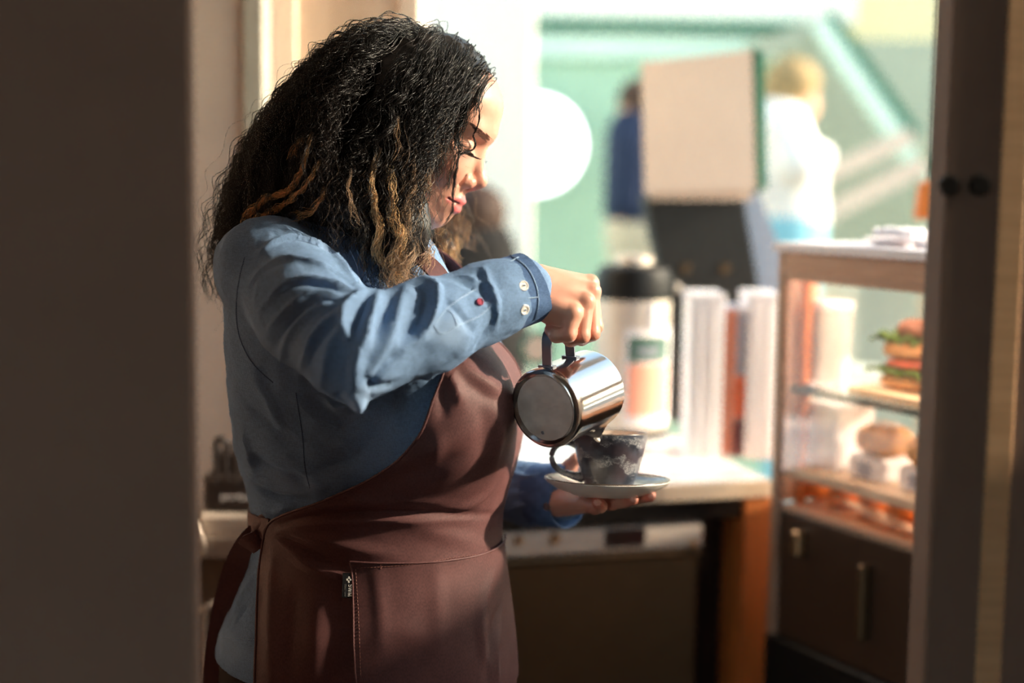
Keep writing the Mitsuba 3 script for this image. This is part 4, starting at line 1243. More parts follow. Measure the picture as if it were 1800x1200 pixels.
RW1, RW2 = A3(930, 492, 1.738), A3(932, 528, 1.722)
R_PALM = [J((950, 489, 1.740, .0165), (1036, 500, 1.772, .0115)), J((950, 497, 1.735, .0175), (1038, 513, 1.750, .0125)), J((950, 512, 1.728, .0180), (1027, 531, 1.728, .0125)), J((948, 528, 1.724, .0185), (1004, 551, 1.712, .0125)), J((950, 540, 1.728, .0150), (988, 564, 1.722, .0125))]
R_FING = [J((1006, 551, 1.712, .0110), (1000, 588, 1.704, .0090), (978, 590, 1.708, .0085), (968, 580, 1.722, .0078)),
          J((1028, 532, 1.727, .0115), (1023, 590, 1.715, .0098), (1003, 596, 1.724, .0092), (990, 588, 1.742, .0085)),
          J((1038, 514, 1.749, .0115), (1041, 585, 1.736, .0098), (1022, 594, 1.746, .0092), (1006, 586, 1.762, .0085)),
          J((1036, 500, 1.771, .0110), (1047, 574, 1.757, .0092), (1030, 590, 1.768, .0088), (1012, 584, 1.780, .0080))]
R_THUMB = [J((958, 515, 1.755, .015), (985, 545, 1.785, .0125), (1010, 565, 1.800, .0105), (1030, 578, 1.800, .0090))]


def rhand_sdf(p):
    d = None
    for c in R_PALM + R_THUMB:
        for (a, ra), (b, rb) in zip(c[:-1], c[1:]):
            s = s_cap(p, a, b, ra, rb)
            d = s if d is None else smin(d, s, .008)
    wr = smin(s_cap(p, A3(845, 520, 1.715), RW1, .024, .0175), s_cap(p, A3(845, 535, 1.705), RW2, .024, .0185), .012)
    d = smin(d, wr, .012)
    # knuckles and tendons
    for c in R_FING:
        d = smin(d, s_ell(p, c[0][0] + np.array([0.001, -0.001, 0.002]), (c[0][1] * 1.0,) * 3), .004)
    d = smin(d, fingers(p, R_FING), .0035)
    return d


lo_, hi_ = A3(835, 610, 1.66), A3(1075, 445, 1.83)
rhand, man_r = solid_mesh(rhand_sdf, (lo_[0], 1.665, min(lo_[2], hi_[2]) - .02), (hi_[0] + .01, 1.835, hi_[2] + .02), 0.0015, 5, 0.00005)
L_PALM = [J((975, 872, 1.965, .0190), (1035, 866, 1.945, .0110)), J((978, 876, 1.960, .0190), (1040, 873, 1.920, .0115)), J((980, 880, 1.955, .0190), (1036, 881, 1.895, .0115)), J((982, 884, 1.950, .0185), (1026, 888, 1.878, .0110))]
L_FING = [J((1024, 886, 1.878, .0105), (1046, 892, 1.848, .0088), (1056, 890, 1.832, .0082), (1050, 883, 1.818, .0076)),
          J((1036, 881, 1.893, .0110), (1076, 884, 1.858, .0094), (1098, 880, 1.840, .0088), (1112, 877, 1.828, .0080)),
          J((1040, 873, 1.918, .0110), (1086, 876, 1.880, .0094), (1118, 874, 1.855, .0086), (1143, 871, 1.838, .0078)),
          J((1035, 868, 1.943, .0105), (1080, 872, 1.925, .0090), (1108, 869, 1.910, .0084), (1130, 866, 1.900, .0078))]
L_PINKY = [J((1005, 888, 1.875, .0100), (1002, 878, 1.845, .0085), (998, 872, 1.826, .0078))]
L_THUMB = [J((975, 860, 1.985, .0160), (986, 838, 1.985, .0130), (1000, 822, 1.972, .0105), (1012, 806, 1.962, .0085))]


def lhand_sdf(p):
    d = None
    for c in L_PALM + L_THUMB:
        for (a, ra), (b, rb) in zip(c[:-1], c[1:]):
            s = s_cap(p, a, b, ra, rb)
            d = s if d is None else smin(d, s, .008)
    d = smin(d, s_cap(p, A3(900, 864, 2.035), A3(968, 872, 1.975), .026, .0235), .012)
    d = smin(d, fingers(p, L_FING), .0035)
    return d


pl = np.array([x[0] for c in L_PALM + L_FING + L_THUMB for x in c])
lhand, man_l = solid_mesh(lhand_sdf, np.r_[A3(890, 864, 2.0)[0] - .02, pl.min(0)[1:] - .03], np.r_[pl.max(0)[0] + .03, 2.07, pl.max(0)[2] + .03], 0.0015, 5, 0.00005)


# the rest of the body under the clothes, one closed figure
def core_sdf(p):
    d = trunk_sdf(p, -0.014)
    d = smin(d, s_cap(p, A3(664, 432, 1.885), A3(650, 520, 1.88), .055, .06), .03)
    d = smin(d, chain(p, [(a, r * .62) for a, r in SLEEVE], .02), .02)
    d = smin(d, chain(p, [(a, r * .62) for a, r in LSLEEVE], .02), .02)
    hip = float(f_cx(tz[0]))
    for s, dx in ((-1, -.015), (1, .03)):
        yy = YT + s * .085
        d = smin(d, s_cap(p, np.array([hip + dx * .3, yy, .80]), np.array([hip + dx, yy, .48]), .090, .058), .04)
        d = smin(d, s_cap(p, np.array([hip + dx, yy, .48]), np.array([hip + dx - .03, yy, .09]), .056, .036), .02)
        d = smin(d, s_cap(p, np.array([hip + dx - .04, yy, .045]), np.array([hip + dx + .12, yy + s * .02, .035]), .038, .030), .02)
    return d


core, man_c = solid_mesh(core_sdf, (-0.46, 1.50, -0.01), (0.16, 2.24, 1.46), 0.0095, 3, 0.0003)


_body = man_c + man_head + man_r + man_l
_mm = _body.to_mesh()
body = trimesh.Trimesh(np.asarray(_mm.vert_properties[:, :3], float), np.asarray(_mm.tri_verts), process=False)

# skin colour: lips, lids, nostril, reddened finger tips
bv = np.array(body.vertices)
hl = (bv - HC) @ HR.T
hl[:, 1] = np.abs(hl[:, 1])


def seg_d(q, a, b):
    a, b = np.array(a), np.array(b)
    t = np.clip(((q - a) @ (b - a)) / ((b - a) @ (b - a)), 0, 1)
    return np.linalg.norm(q - a - t[:, None] * (b - a), axis=1)


def blend(c, col, w):
    return c * (1 - w[:, None]) + np.array(col) * w[:, None]


col_ = np.tile(lin(208, 154, 132), (len(bv), 1))
mott = meshkit.fbm(bv * 90, 3, 2)
col_ = blend(col_, lin(194, 128, 106), np.clip((mott - .45) * 1.6, 0, 1) * .5)
lipd = np.minimum.reduce([seg_d(hl, (.0858, 0, -0.0897), (.0815, .011, -0.0887)) / 1.0, seg_d(hl, (.0815, .011, -0.0887), (.069, .0235, -0.0920)) * 1.25, seg_d(hl, (.0822, 0, -0.1020), (.0785, .011, -0.1005)) / 1.12, seg_d(hl, (.0785, .011, -0.1005), (.0685, .0225, -0.0935)) * 1.15])
col_ = blend(col_, lin(206, 100, 104), np.clip((.0074 - lipd) / .0016, 0, 1) * .9)
col_ = blend(col_, lin(70, 28, 22), np.clip((.0026 - np.minimum(seg_d(hl, (.090, 0, -0.0957), (.0850, .012, -0.0945)), seg_d(hl, (.0850, .012, -0.0945), (.0700, .0262, -0.0913)))) / .0014, 0, 1) * .85)
col_ = blend(col_, lin(60, 24, 18), np.clip((.0052 - np.linalg.norm(hl - [.086, .0075, -.0705], axis=1)) / .002, 0, 1) * .8)
col_ = blend(col_, lin(206, 112, 92), np.clip((.016 - np.linalg.norm(hl - [.090, .004, -.062], axis=1)) / .010, 0, 1) * .45)
col_ = blend(col_, lin(196, 112, 92), np.clip((.026 - np.linalg.norm(hl - [.062, .044, -.052], axis=1)) / .016, 0, 1) * .35)
col_ = blend(col_, lin(40, 20, 16), np.clip((.0016 - seg_d(hl, (.0800, .021, -.0275), (.0735, .044, -.0255))) / .0010, 0, 1) * .9)
for c in L_FING + R_FING:
    for x, w_ in ((c[-1][0], .7), (c[1][0], .35)):
        col_ = blend(col_, lin(206, 104, 84), np.clip((.017 - np.linalg.norm(bv - x, axis=1)) / .012, 0, 1) * w_)
scene['mat_skin'] = {'type': 'twosided', 'bsdf': {'type': 'principled', 'base_color': {'type': 'mesh_attribute', 'name': 'vertex_color'}, 'roughness': 0.42, 'specular': 0.5}}
obj('body', body, 'mat_skin', WOMAN, smooth=True, color=col_)
# eyebrows and lashes
M_LASH = mat('dark_lash', lin(34, 22, 18), 0.5)
M_BROW = mat('brow_hair', lin(92, 56, 42), 0.7)
rb_ = np.random.default_rng(5)
bh = []
for t_ in np.linspace(0, 1, 80):
    wd = 7.0 * (1 - .55 * t_)
    o_ = rb_.uniform(-1, 1) * wd
    p0 = np.array([861 - 27 * t_ + o_ * .62, 247 - 27 * t_ - o_ * .62 + 3 * math.sin(t_ * 3)])
    p1 = p0 + np.array([-7.0, -5.0 - 3 * (1 - t_)]) * rb_.uniform(.7, 1.2)
    q2, n2_, h2 = onto(head, np.array([p0, (p0 + p1) / 2, p1]))
    if h2.all() and np.ptp(q2[:, 1]) < .03:
        bh.append(tube(q2 + n2_ * np.array([[.0001], [.0006], [.0003]]), 0.00032, 4))
obj('eyebrow', cat(bh), M_BROW, WOMAN)
obj('eyebrow', cat([tube(smooth_path([H(.0835 - .012 * t_ ** 1.5 + .0006, -(.012 + .036 * t_), .0045 + .006 * math.sin(t_ * 2.4) + dz), H(.0825 - .013 * (t_ + .12) ** 1.5 + .0008, -(.012 + .036 * (t_ + .10)), .0085 + .006 * math.sin((t_ + .12) * 2.4) + dz)], 5), 0.00042, 4)
      for t_ in np.linspace(0, 1, 30) for dz in (-.002, .001)]), M_BROW, WOMAN)
for sd in (1, -1):
    obj('eyelash', cat([tube(smooth_path([H(.0790 - .008 * t_, (.021 + .022 * t_) * sd, -.0275 + .002 * t_), H(.0845 - .006 * t_, (.022 + .027 * t_) * sd, -.0315), H(.0925 - .006 * t_, (.0225 + .032 * t_) * sd, -.0300)], 6), np.linspace(.0006, .0002, 6), 4) for t_ in np.linspace(0, 1, 18)]), M_LASH, WOMAN)
# finger nails on the tips under the saucer
M_NAIL = mat('pink_nail', lin(232, 170, 152), 0.25)
for c in (L_FING[0], L_FING[1], L_FING[2]):
    tip, prev = c[-1][0], c[-2][0]
    dd = (tip - prev) / np.linalg.norm(tip - prev)
    obj('nail', blob(tip + np.array([0, -1, .1]) * c[-1][1] * .72 + dd * .002, (.0052, .0024, .0042), 2), M_NAIL, WOMAN)

# ---------------------------------------------------------------- trousers and shoes
def trouser_sdf(p):
    d = smax(trunk_sdf(p, -0.006), p[..., 2] - np.float32(z_hem + .05), .004)
    hip = float(f_cx(tz[0]))
    for s, dx in ((-1, -.015), (1, .03)):
        yy = YT + s * .085
        d = smin(d, s_cap(p, np.array([hip + dx * .3, yy, .80]), np.array([hip + dx, yy, .48]), .104, .074), .04)
        d = smin(d, s_cap(p, np.array([hip + dx, yy, .48]), np.array([hip + dx - .03, yy, .12]), .074, .062), .02)
    return smax(d, np.float32(.085) - p[..., 2], .003)


M_TROUSER = mat('dark_trousers', speckle((40, 34, 32), (50, 42, 40), 200), 0.9, spec=0.2)
obj('trousers', sdf_mesh(trouser_sdf, (-0.46, 1.62, .06), (0.12, 2.14, z_hem + .07), 0.009, 4), M_TROUSER, WOMAN, smooth=True, label='dark trousers')
hip_ = float(f_cx(tz[0]))
for s, dx in ((-1, -.015), (1, .03)):
    yy = YT + s * .085
    a_ = np.array([hip_ + dx - .05, yy, .05]); b_ = np.array([hip_ + dx + .14, yy + s * .022, .040])
    obj('shoe', sdf_mesh(lambda p: smax(smin(s_cap(p, a_, b_, .050, .042), s_cap(p, a_ + [0, 0, .02], a_ + [0, 0, .06], .047, .046), .02), -p[..., 2] + np.float32(.001), .004), np.minimum(a_, b_) - .07, np.maximum(a_, b_) + [.07, .07, .10], 0.007, 3), M_BLACKCLOTH, WOMAN, smooth=True)
# ---------------------------------------------------------------- apron
NEAR = np.array([(598, 800), (620, 788), (650, 774), (690, 757), (740, 740), (790, 698), (835, 636), (870, 560), (895, 503), (914, 474), (930, 468), (960, 463), (1000, 457), (1060, 453), (1130, 451), (1200, 450), (1300, 450), (1480, 452)], float)
THC = math.radians(-28)
nz = np.array([Z(r[0], YT - .12, r[1]) for r in NEAR])


def near_angle(z):
    """The angle at which the apron's edge nearest the doorway runs at height z."""
    px = np.interp(-z, -nz, NEAR[:, 1]); py = np.interp(-z, -nz, NEAR[:, 0])
    th = np.linspace(-math.pi + .02, -0.15, 400)
    pts = trunk_at(th[None, :], np.repeat(np.asarray(z)[:, None], 400, 1), 0.006)
    x = pix(pts.reshape(-1, 3))[:, 0].reshape(pts.shape[:2])
    k = np.argmin(np.abs(x - px[:, None]), 1)
    return th[k]


def cloth_patch(P, th):
    """A grid of points (rows, columns, 3) given thickness th inwards along its normals, closed at its rim."""
    a, b = P.shape[:2]
    idx = np.arange(a * b).reshape(a, b)
    q = np.stack([idx[:-1, :-1], idx[:-1, 1:], idx[1:, 1:], idx[1:, :-1]], -1).reshape(-1, 4)
    v = P.reshape(-1, 3)
    n = meshkit.arrays((v, q), True)[2]
    out = np.stack([v[:, 0] - tcx.mean(), v[:, 1] - YT, v[:, 2] * 0], -1)
    if (n * out).sum() < 0:
        q = q[:, ::-1]; n = -n
    rim = np.concatenate([idx[0, :-1], idx[:-1, -1], idx[-1, :0:-1], idx[:0:-1, 0]])
    k = len(v)
    side = np.stack([rim, np.roll(rim, -1), np.roll(rim, -1) + k, rim + k], 1)
    qs = np.vstack([q, q[:, ::-1] + k, side])
    m = trimesh.Trimesh(np.vstack([v, v - n * th]), np.vstack([qs[:, [0, 1, 2]], qs[:, [0, 2, 3]]]), process=False)
    m.fix_normals()
    return m


def sheet(P):
    a, b = P.shape[:2]
    idx = np.arange(a * b).reshape(a, b)
    q = np.stack([idx[:-1, :-1], idx[:-1, 1:], idx[1:, 1:], idx[1:, :-1]], -1).reshape(-1, 4)
    v = P.reshape(-1, 3)
    n = meshkit.arrays((v, q), True)[2]
    if (n[:, 0] * (v[:, 0] - tcx.mean()) + n[:, 1] * (v[:, 1] - YT)).sum() < 0:
        q = q[:, ::-1]
    return trimesh.Trimesh(v, np.vstack([q[:, [0, 1, 2]], q[:, [0, 2, 3]]]), process=False)


def sculpt(P, lst):
    return np.array(strokes(sheet(P), lst).vertices).reshape(P.shape)


rows = np.linspace(Z(600, YT - .14, 800), 0.58, 190)
tn = near_angle(rows)
from scipy.ndimage import gaussian_filter1d
tn = gaussian_filter1d(tn, 2.0, mode='nearest')
tf = 2 * THC - tn
# skirt hangs free below the hips: slightly wider, with gentle vertical folds
u_ = np.linspace(0, 1, 200)
TH = tn[:, None] + (tf - tn)[:, None] * u_[None]
ZZ = np.repeat(rows[:, None], 200, 1)
off = 0.0075 + 0.001 * np.clip((1.0 - ZZ) / .25, 0, 1)
off = off + 0.004 * np.sin(TH * 9 + 1.0) * np.clip((0.95 - ZZ) / .25, 0, 1)
AP = trunk_at(TH, ZZ, off)
AFOLDS = [
    ps([(482, 908), (530, 893), (600, 884), (700, 880), (790, 884)], .0045, .007), ps([(486, 924), (530, 910), (600, 903), (700, 901), (800, 903), (876, 905)], -.0065, .0045), ps([(488, 932), (540, 922), (620, 916), (720, 914), (820, 914)], .0035, .006),
    ps([(484, 936), (530, 962), (575, 985), (612, 1000)], -.0065, .005), ps([(486, 946), (520, 975), (560, 1003), (600, 1020)], .005, .007), ps([(490, 930), (560, 950), (640, 968), (700, 975)], .004, .009),
    ps([(520, 900), (600, 868), (680, 830), (760, 790), (830, 760)], .004, .014), ps([(580, 880), (660, 850), (740, 820), (820, 800)], -.003, .010), ps([(640, 870), (740, 850), (840, 800), (890, 760)], .0045, .014),
    ps([(840, 690), (850, 740), (845, 800), (830, 850)], -.003, .012), ps([(870, 700), (876, 760), (868, 830)], .004, .010),
    ps([(786, 648), (800, 680), (812, 712)], .006, .008), ps([(770, 668), (778, 700), (776, 740)], -.004, .008), ps([(806, 640), (845, 668), (888, 690)], .006, .010), ps([(812, 664), (850, 690), (880, 712)], -.003, .009), ps([(770, 760), (765, 800), (740, 830)], .003, .010),
    ps([(870, 850), (840, 880), (800, 895)], .004, .008),
    ps([(660, 905), (740, 925), (800, 945), (850, 955)], .003, .012), ps([(480, 960), (476, 1040), (474, 1200)], .004, .010), ps([(520, 1030), (512, 1110), (508, 1200)], -.003, .012), ps([(560, 1040), (556, 1120), (552, 1200)], .003, .014),
]
AP0 = AP
AP = sculpt(AP0, AFOLDS)
apron = cloth_patch(AP, 0.0014)
c_a0, c_a1 = lin(82, 52, 53), lin(96, 62, 62)
M_APRON = mat('brown_canvas', mikit.proc(lambda p, n, uv: MX(c_a0, c_a1, SS(.2, .8, N(p.x * 700, p.y * 700, p.z * 420) * .5 + .5 * FB(p.x * 30, p.y * 30, p.z * 30, 3)))), 0.62, spec=0.35, sheen=0.5)
M_APSTITCH = mat('brown_thread', lin(120, 76, 66), 0.7)
AK = obj('apron', apron, M_APRON, WOMAN, smooth=40, label='brown canvas apron')
# hemmed edge, pocket, stitching
edge = AP[:, 0]
obj('edge_binding', tube(edge[::2], 0.0017, 8), M_APRON, AK)
obj('edge_binding', tube(AP[:, -1][::2], 0.0017, 8), M_APRON, AK)
obj('edge_binding', tube(AP[0][::2], 0.0019, 8), M_APRON, AK)


def ap_inv(px, py):
    q, n, h = onto(apron, np.array([(px, py)], float))
    return math.atan2(q[0][1] - YT, q[0][0] - float(f_cx(q[0][2]))), q[0][2]


(t0, z0), (t1, z1) = ap_inv(616, 986), ap_inv(872, 960)
tl_bot, _ = ap_inv(628, 1190)
t2 = t1 + math.radians(22)
vv_, uu_ = np.meshgrid(np.linspace(0, 1, 80), np.linspace(0, 1, 90), indexing='ij')
ztop = z0 + (z1 - z0) * uu_ * (1.0)
zbot = Z(1262, YT - .17, 640) + 0 * uu_
PZ = ztop + (zbot - ztop) * vv_
TL = t0 + (tl_bot - t0) * vv_ * (z0 - Z(1262, YT - .17, 640)) / (z0 - Z(1190, YT - .17, 640))
PT = TL + (t2 - TL) * uu_
Poff = 0.0075 + 0.001 * np.clip((1.0 - PZ) / .25, 0, 1) + 0.004 * np.sin(PT * 9 + 1.0) * np.clip((0.95 - PZ) / .25, 0, 1) + 0.0030 + 0.0045 * np.sin(np.pi * uu_) * (1 - vv_) ** 2
# pocket lies on the folded apron
PP = trunk_at(PT, PZ, Poff)
tree_ = cKDTree(np.array(apron.vertices)[:len(AP.reshape(-1, 3))])
disp = (AP - AP0).reshape(-1, 3)
dd_, kk_ = tree_.query(PP.reshape(-1, 3), k=6)
PP = PP + disp[kk_].mean(1).reshape(PP.shape) * 0.8
PP = sculpt(PP, [ps([(872, 1000), (850, 1060), (848, 1120), (870, 1195)], .0045, .010), ps([(880, 1060), (860, 1130), (858, 1200)], -.004, .008), ps([(880, 1100), (872, 1150), (876, 1200)], .004, .007), ps([(660, 990), (668, 1060), (672, 1150)], .0022, .010), ps([(768, 985), (770, 1060), (772, 1150)], .0022, .012), ps([(640, 1150), (700, 1110), (760, 1130)], .002, .015)])
pocket = cloth_patch(PP, 0.0013)
PK = obj('pocket', pocket, M_APRON, AK, smooth=40, label='wide front pocket')
obj('pocket_hem', tube(PP[0][::2] , 0.0014, 8), M_APRON, PK)
obj('pocket_edge', tube(PP[:, 0][::2], 0.0014, 8), M_APRON, PK)
obj('stitching', cat(stitches(pocket, [(628, 998), (700, 994), (780, 984), (868, 970)]), stitches(pocket, [(668, 986), (669, 994), (670, 1003)]), stitches(pocket, [(625, 1000), (630, 1080), (634, 1190)])), M_APSTITCH, PK, kind='stuff')
# woven tag with lettering, sewn into the pocket's left edge
tq, tnrm, _ = onto(apron, np.array([(612, 1028)], float))
tc, tnn = tq[0], tnrm[0]
dn = np.array([0, 0, -1.0]); dn -= tnn * (dn @ tnn); dn /= np.linalg.norm(dn)
rt = np.cross(dn, tnn); rt = rt if rt[0] > 0 else -rt
M_TAG = mat('black_tag', lin(18, 22, 28), 0.7)
M_TAGWHITE = mat('white_thread', lin(225, 228, 224), 0.7)
M_TAGGREY = mat('grey_thread', lin(130, 132, 132), 0.7)
TM = np.eye(4); TM[:3, 0], TM[:3, 1], TM[:3, 2], TM[:3, 3] = dn, -np.cross(dn, tnn) * -1, tnn, tc + tnn * 0.003
if np.linalg.det(TM[:3, :3]) < 0:
    TM[:3, 1] *= -1
tw, thh = 0.0068, 0.0150


def on_tag(m):
    m = m.copy(); m.apply_transform(TM); return m


TG = obj('tag', on_tag(bx(-thh, thh, -tw, tw, -0.0006, 0.0006, 0.0003)), M_TAG, AK, label='black woven tag with white lettering')
w1 = meshkit.text_mesh('SWM', 0.0050, 0.0004, bold=True); w1.apply_translation([-0.0026, 0.0008, 0.0006])
w1.apply_scale([(0.0145) / max(1e-6, np.ptp(w1.vertices[:, 0])), 1, 1]); w1.apply_translation([-0.0012 - w1.vertices[:, 0].min(), 0, 0])
obj('lettering', on_tag(w1), M_TAGWHITE, TG, smooth=False)
w2 = meshkit.text_mesh('SINCE 1888', 0.0019, 0.0004); w2.apply_scale([0.0145 / np.ptp(w2.vertices[:, 0]), 1, 1]); w2.apply_translation([-0.0012 - w2.vertices[:, 0].min(), -0.0038, 0.0006])
obj('lettering', on_tag(w2), M_TAGGREY, TG, smooth=False)
em = []
for a_, sg in ((math.radians(45), 1), (math.radians(-45), 1)):
    for o_ in (-0.0016, 0.0016):
        b_ = bx(-0.0030, 0.0030, -0.0005, 0.0005, 0.0006, 0.0010, 0.0001)
        b_.apply_translation([0, o_, 0]); b_.apply_transform(trimesh.transformations.rotation_matrix(a_, [0, 0, 1])); b_.apply_translation([-0.0068, 0.0012, 0]); em.append(b_)
for o_ in (-0.0034, 0.0034):
    em.append(bx(-0.0068 + o_ - .0006, -0.0068 + o_ + .0006, 0.0012 - .0006, 0.0012 + .0006, 0.0006, 0.0010, 0.0001))
obj('emblem', on_tag(cat(em)), M_TAGWHITE, TG, smooth=False)
# neck straps up from the bib's corners, under the hair
for col_i in (2, -3):
    a_ = AP[0, col_i]
    b_ = A3(660, 418, 1.80 if col_i == 2 else 1.97)
    mid = (a_ + b_) / 2 + np.array([0.03, -0.01 if col_i == 2 else .01, 0.02])
    obj('neck_strap', tube(smooth_path([a_, mid, b_], 24), 1.0, flat=(0.016, 0.0012), normal=[0.6, -0.6 if col_i == 2 else .6, .4]), M_APRON, AK)
# waist band behind, knot and two tails
wz = Z(925, YT - .1, 470)
bt = np.linspace(tn[np.argmin(np.abs(rows - wz))] + .02, -math.pi - 1.2, 30)
obj('waist_band', tube(trunk_at(bt, np.full(30, wz) - 0.008 * np.sin(np.linspace(0, 3, 30)), 0.004), 1.0, flat=(0.014, 0.0016), normal=trunk_at(bt, np.full(30, wz), 0.2) - trunk_at(bt, np.full(30, wz), 0.0)), M_APRON, AK)
yk = YT - 0.075
K = lambda px, py, dy=0.0: A3(px, py, yk + dy)


def ribbon(pts, hw, ht=0.0014, normal=(0, -1, 0), n=40):
    p = smooth_path(np.asarray(pts), n)
    w = np.interp(np.linspace(0, 1, n), np.linspace(0, 1, len(hw)), hw)
    t = np.gradient(p, axis=0); t /= np.linalg.norm(t, axis=1, keepdims=True)
    u = np.asarray(normal, float) - t * (t @ np.asarray(normal, float))[:, None]; u /= np.linalg.norm(u, axis=1, keepdims=True)
    s = np.cross(t, u)
    ring = np.stack([p - s * w[:, None] - u * ht, p + s * w[:, None] - u * ht, p + s * w[:, None] + u * ht, p - s * w[:, None] + u * ht], 1)
    j = np.arange(4); f = []
    for i in range(n - 1):
        f.append(np.stack([i * 4 + j, i * 4 + (j + 1) % 4, (i + 1) * 4 + (j + 1) % 4, (i + 1) * 4 + j], 1))
    f = np.vstack(f + [np.array([[3, 2, 1, 0], [n * 4 - 4, n * 4 - 3, n * 4 - 2, n * 4 - 1]])])
    m = trimesh.Trimesh(ring.reshape(-1, 3), np.vstack([f[:, [0, 1, 2]], f[:, [0, 2, 3]]]), process=False)
    m.fix_normals()
    return m


obj('apron_tie', ribbon([K(462, 925, .01), K(440, 945, 0), K(418, 985, .02), K(402, 1050, .03), K(390, 1120, .03), K(382, 1240, .03)], [.012, .013, .017, .019, .020, .021]), M_APRON, AK, label='long loose apron tie')
obj('apron_tie', ribbon([K(466, 930, -.01), K(452, 948, -.03), K(440, 955, -.03), K(433, 962, -.02)], [.008, .011, .013, .012]), M_APRON, AK)
obj('tie_knot', sdf_part(C((K(458, 925, -.012), K(470, 915, -.02), .012, .010), (K(470, 915, -.02), K(480, 928, -.03), .010, .008)), 0.01, 0.002, 3), M_APRON, AK)
# ---------------------------------------------------------------- hair
def hair_base_sdf(p):
    q = ((p - HC) @ HR.T).astype(np.float32)
    d = s_ell(q, (-.010, 0, .018), (.094, .080, .088))
    # bare face: cut the front lower region away
    face = q[..., 0] - (0.036 + 0.42 * q[..., 2])
    d = smax(d, face * 0.9, .006)
    c = lambda a, b, ra, rb: s_cap(p, a, b, ra, rb)
    d = smin(d, c(H(-.035, .045, .01), A3(690, 400, 1.775), .048, .038), .03)
    d = smin(d, c(A3(690, 400, 1.775), A3(690, 475, 1.765), .036, .018), .03)
    d = smin(d, c(H(-.045, .02, .01), A3(590, 350, 1.80), .062, .045), .03)
    d = smin(d, c(A3(620, 250, 1.84), A3(500, 350, 1.85), .060, .045), .03)
    d = smin(d, c(A3(540, 300, 1.86), A3(430, 420, 1.89), .050, .030), .03)
    d = smin(d, c(A3(450, 380, 1.87), A3(410, 470, 1.90), .030, .014), .03)
    d = smin(d, c(H(-.03, -.05, 0), A3(700, 420, 1.98), .045, .035), .03)
    d = smin(d, c(A3(700, 400, 1.98), A3(780, 440, 1.99), .030, .020), .03)
    d = smin(d, c(A3(590, 350, 1.82), A3(690, 390, 1.80), .045, .036), .03)
    d = smax(d, -(s_ell(q, (.062, .03, -.06), (.045, .05, .075))), .008)
    return d


hbase = sdf_mesh(hair_base_sdf, tuple(A3(380, 520, 1.70) * [1, 0, 1] + [0, 1.66, 0]), (HC[0] + .12, 2.10, HC[2] + .14), 0.0045, 5)
_hv, _hn = np.array(hbase.vertices), vnormals(hbase)
_st = meshkit.fbm(_hv * [70, 70, 16], 3, 9) - .5
hbase = trimesh.Trimesh(_hv + _hn * (_st * .012)[:, None], hbase.faces, process=False)

rng = np.random.default_rng(21)
NS = 66                                                     # points along a strand


def strand_tubes(P, r0, r1, col, sides=3):
    """P (n, NS, 3): strands as thin three sided tubes, one mesh with a colour per vertex."""
    n, m = P.shape[:2]
    t = np.gradient(P, axis=1)
    t /= np.linalg.norm(t, axis=2, keepdims=True) + 1e-9
    ref = np.array([0.13, -0.96, 0.22])
    u = ref - t * (t @ ref)[..., None]
    u /= np.linalg.norm(u, axis=2, keepdims=True) + 1e-9
    w = np.cross(t, u)
    ang = np.arange(sides) * 2 * np.pi / sides
    s = np.linspace(0, 1, m)
    r = (np.asarray(r0)[:, None] * (1 - s) + np.asarray(r1)[:, None] * s) * np.clip((1 - s) / .06, .25, 1)
    V = P[:, :, None] + r[..., None, None] * (u[:, :, None] * np.cos(ang)[:, None] + w[:, :, None] * np.sin(ang)[:, None])
    j = np.arange(sides)
    i = np.arange(m - 1)
    a = i[:, None] * sides + j; b = i[:, None] * sides + (j + 1) % sides
    f = np.concatenate([np.stack([a, b, b + sides], -1).reshape(-1, 3), np.stack([a, b + sides, a + sides], -1).reshape(-1, 3)])
    Fc = (f[None] + (np.arange(n) * m * sides)[:, None, None]).reshape(-1, 3)
    C_ = np.repeat(col[:, :, None], sides, 2).reshape(-1, 3)
    return trimesh.Trimesh(V.reshape(-1, 3), Fc, process=False), C_


def wave(base, amp, lam, ph, tight=1.0):
    """Adds a curl about each strand's path; amp, lam, ph per strand."""
    t = np.gradient(base, axis=1)
    L = np.r_[0]
    sl = np.linalg.norm(np.diff(base, axis=1), axis=2)
    s = np.concatenate([np.zeros((len(base), 1)), np.cumsum(sl, 1)], 1)
    t /= np.linalg.norm(t, axis=2, keepdims=True) + 1e-9
    ref = np.array([0.0, -1.0, 0.05])
    u = ref - t * (t @ ref)[..., None]
    u /= np.linalg.norm(u, axis=2, keepdims=True) + 1e-9
    w = np.cross(t, u)
    tt_ = s / s[:, -1:]
    g = np.clip((tt_ - .06) / .35, 0, 1)
    a = amp[:, None] * (0.12 + .88 * g)
    k = 2 * np.pi * s / lam[:, None] + ph[:, None] + 0.7 * np.sin(2.3 * s / lam[:, None] + ph[:, None] * 2)
    return base + (a * np.sin(k))[..., None] * w + (a * .7 * np.cos(k))[..., None] * u


def bez(P0, P1, P2, P3):
    s = np.linspace(0, 1, NS)[None, :, None]
    return (1 - s) ** 3 * P0[:, None] + 3 * (1 - s) ** 2 * s * P1[:, None] + 3 * (1 - s) * s ** 2 * P2[:, None] + s ** 3 * P3[:, None]


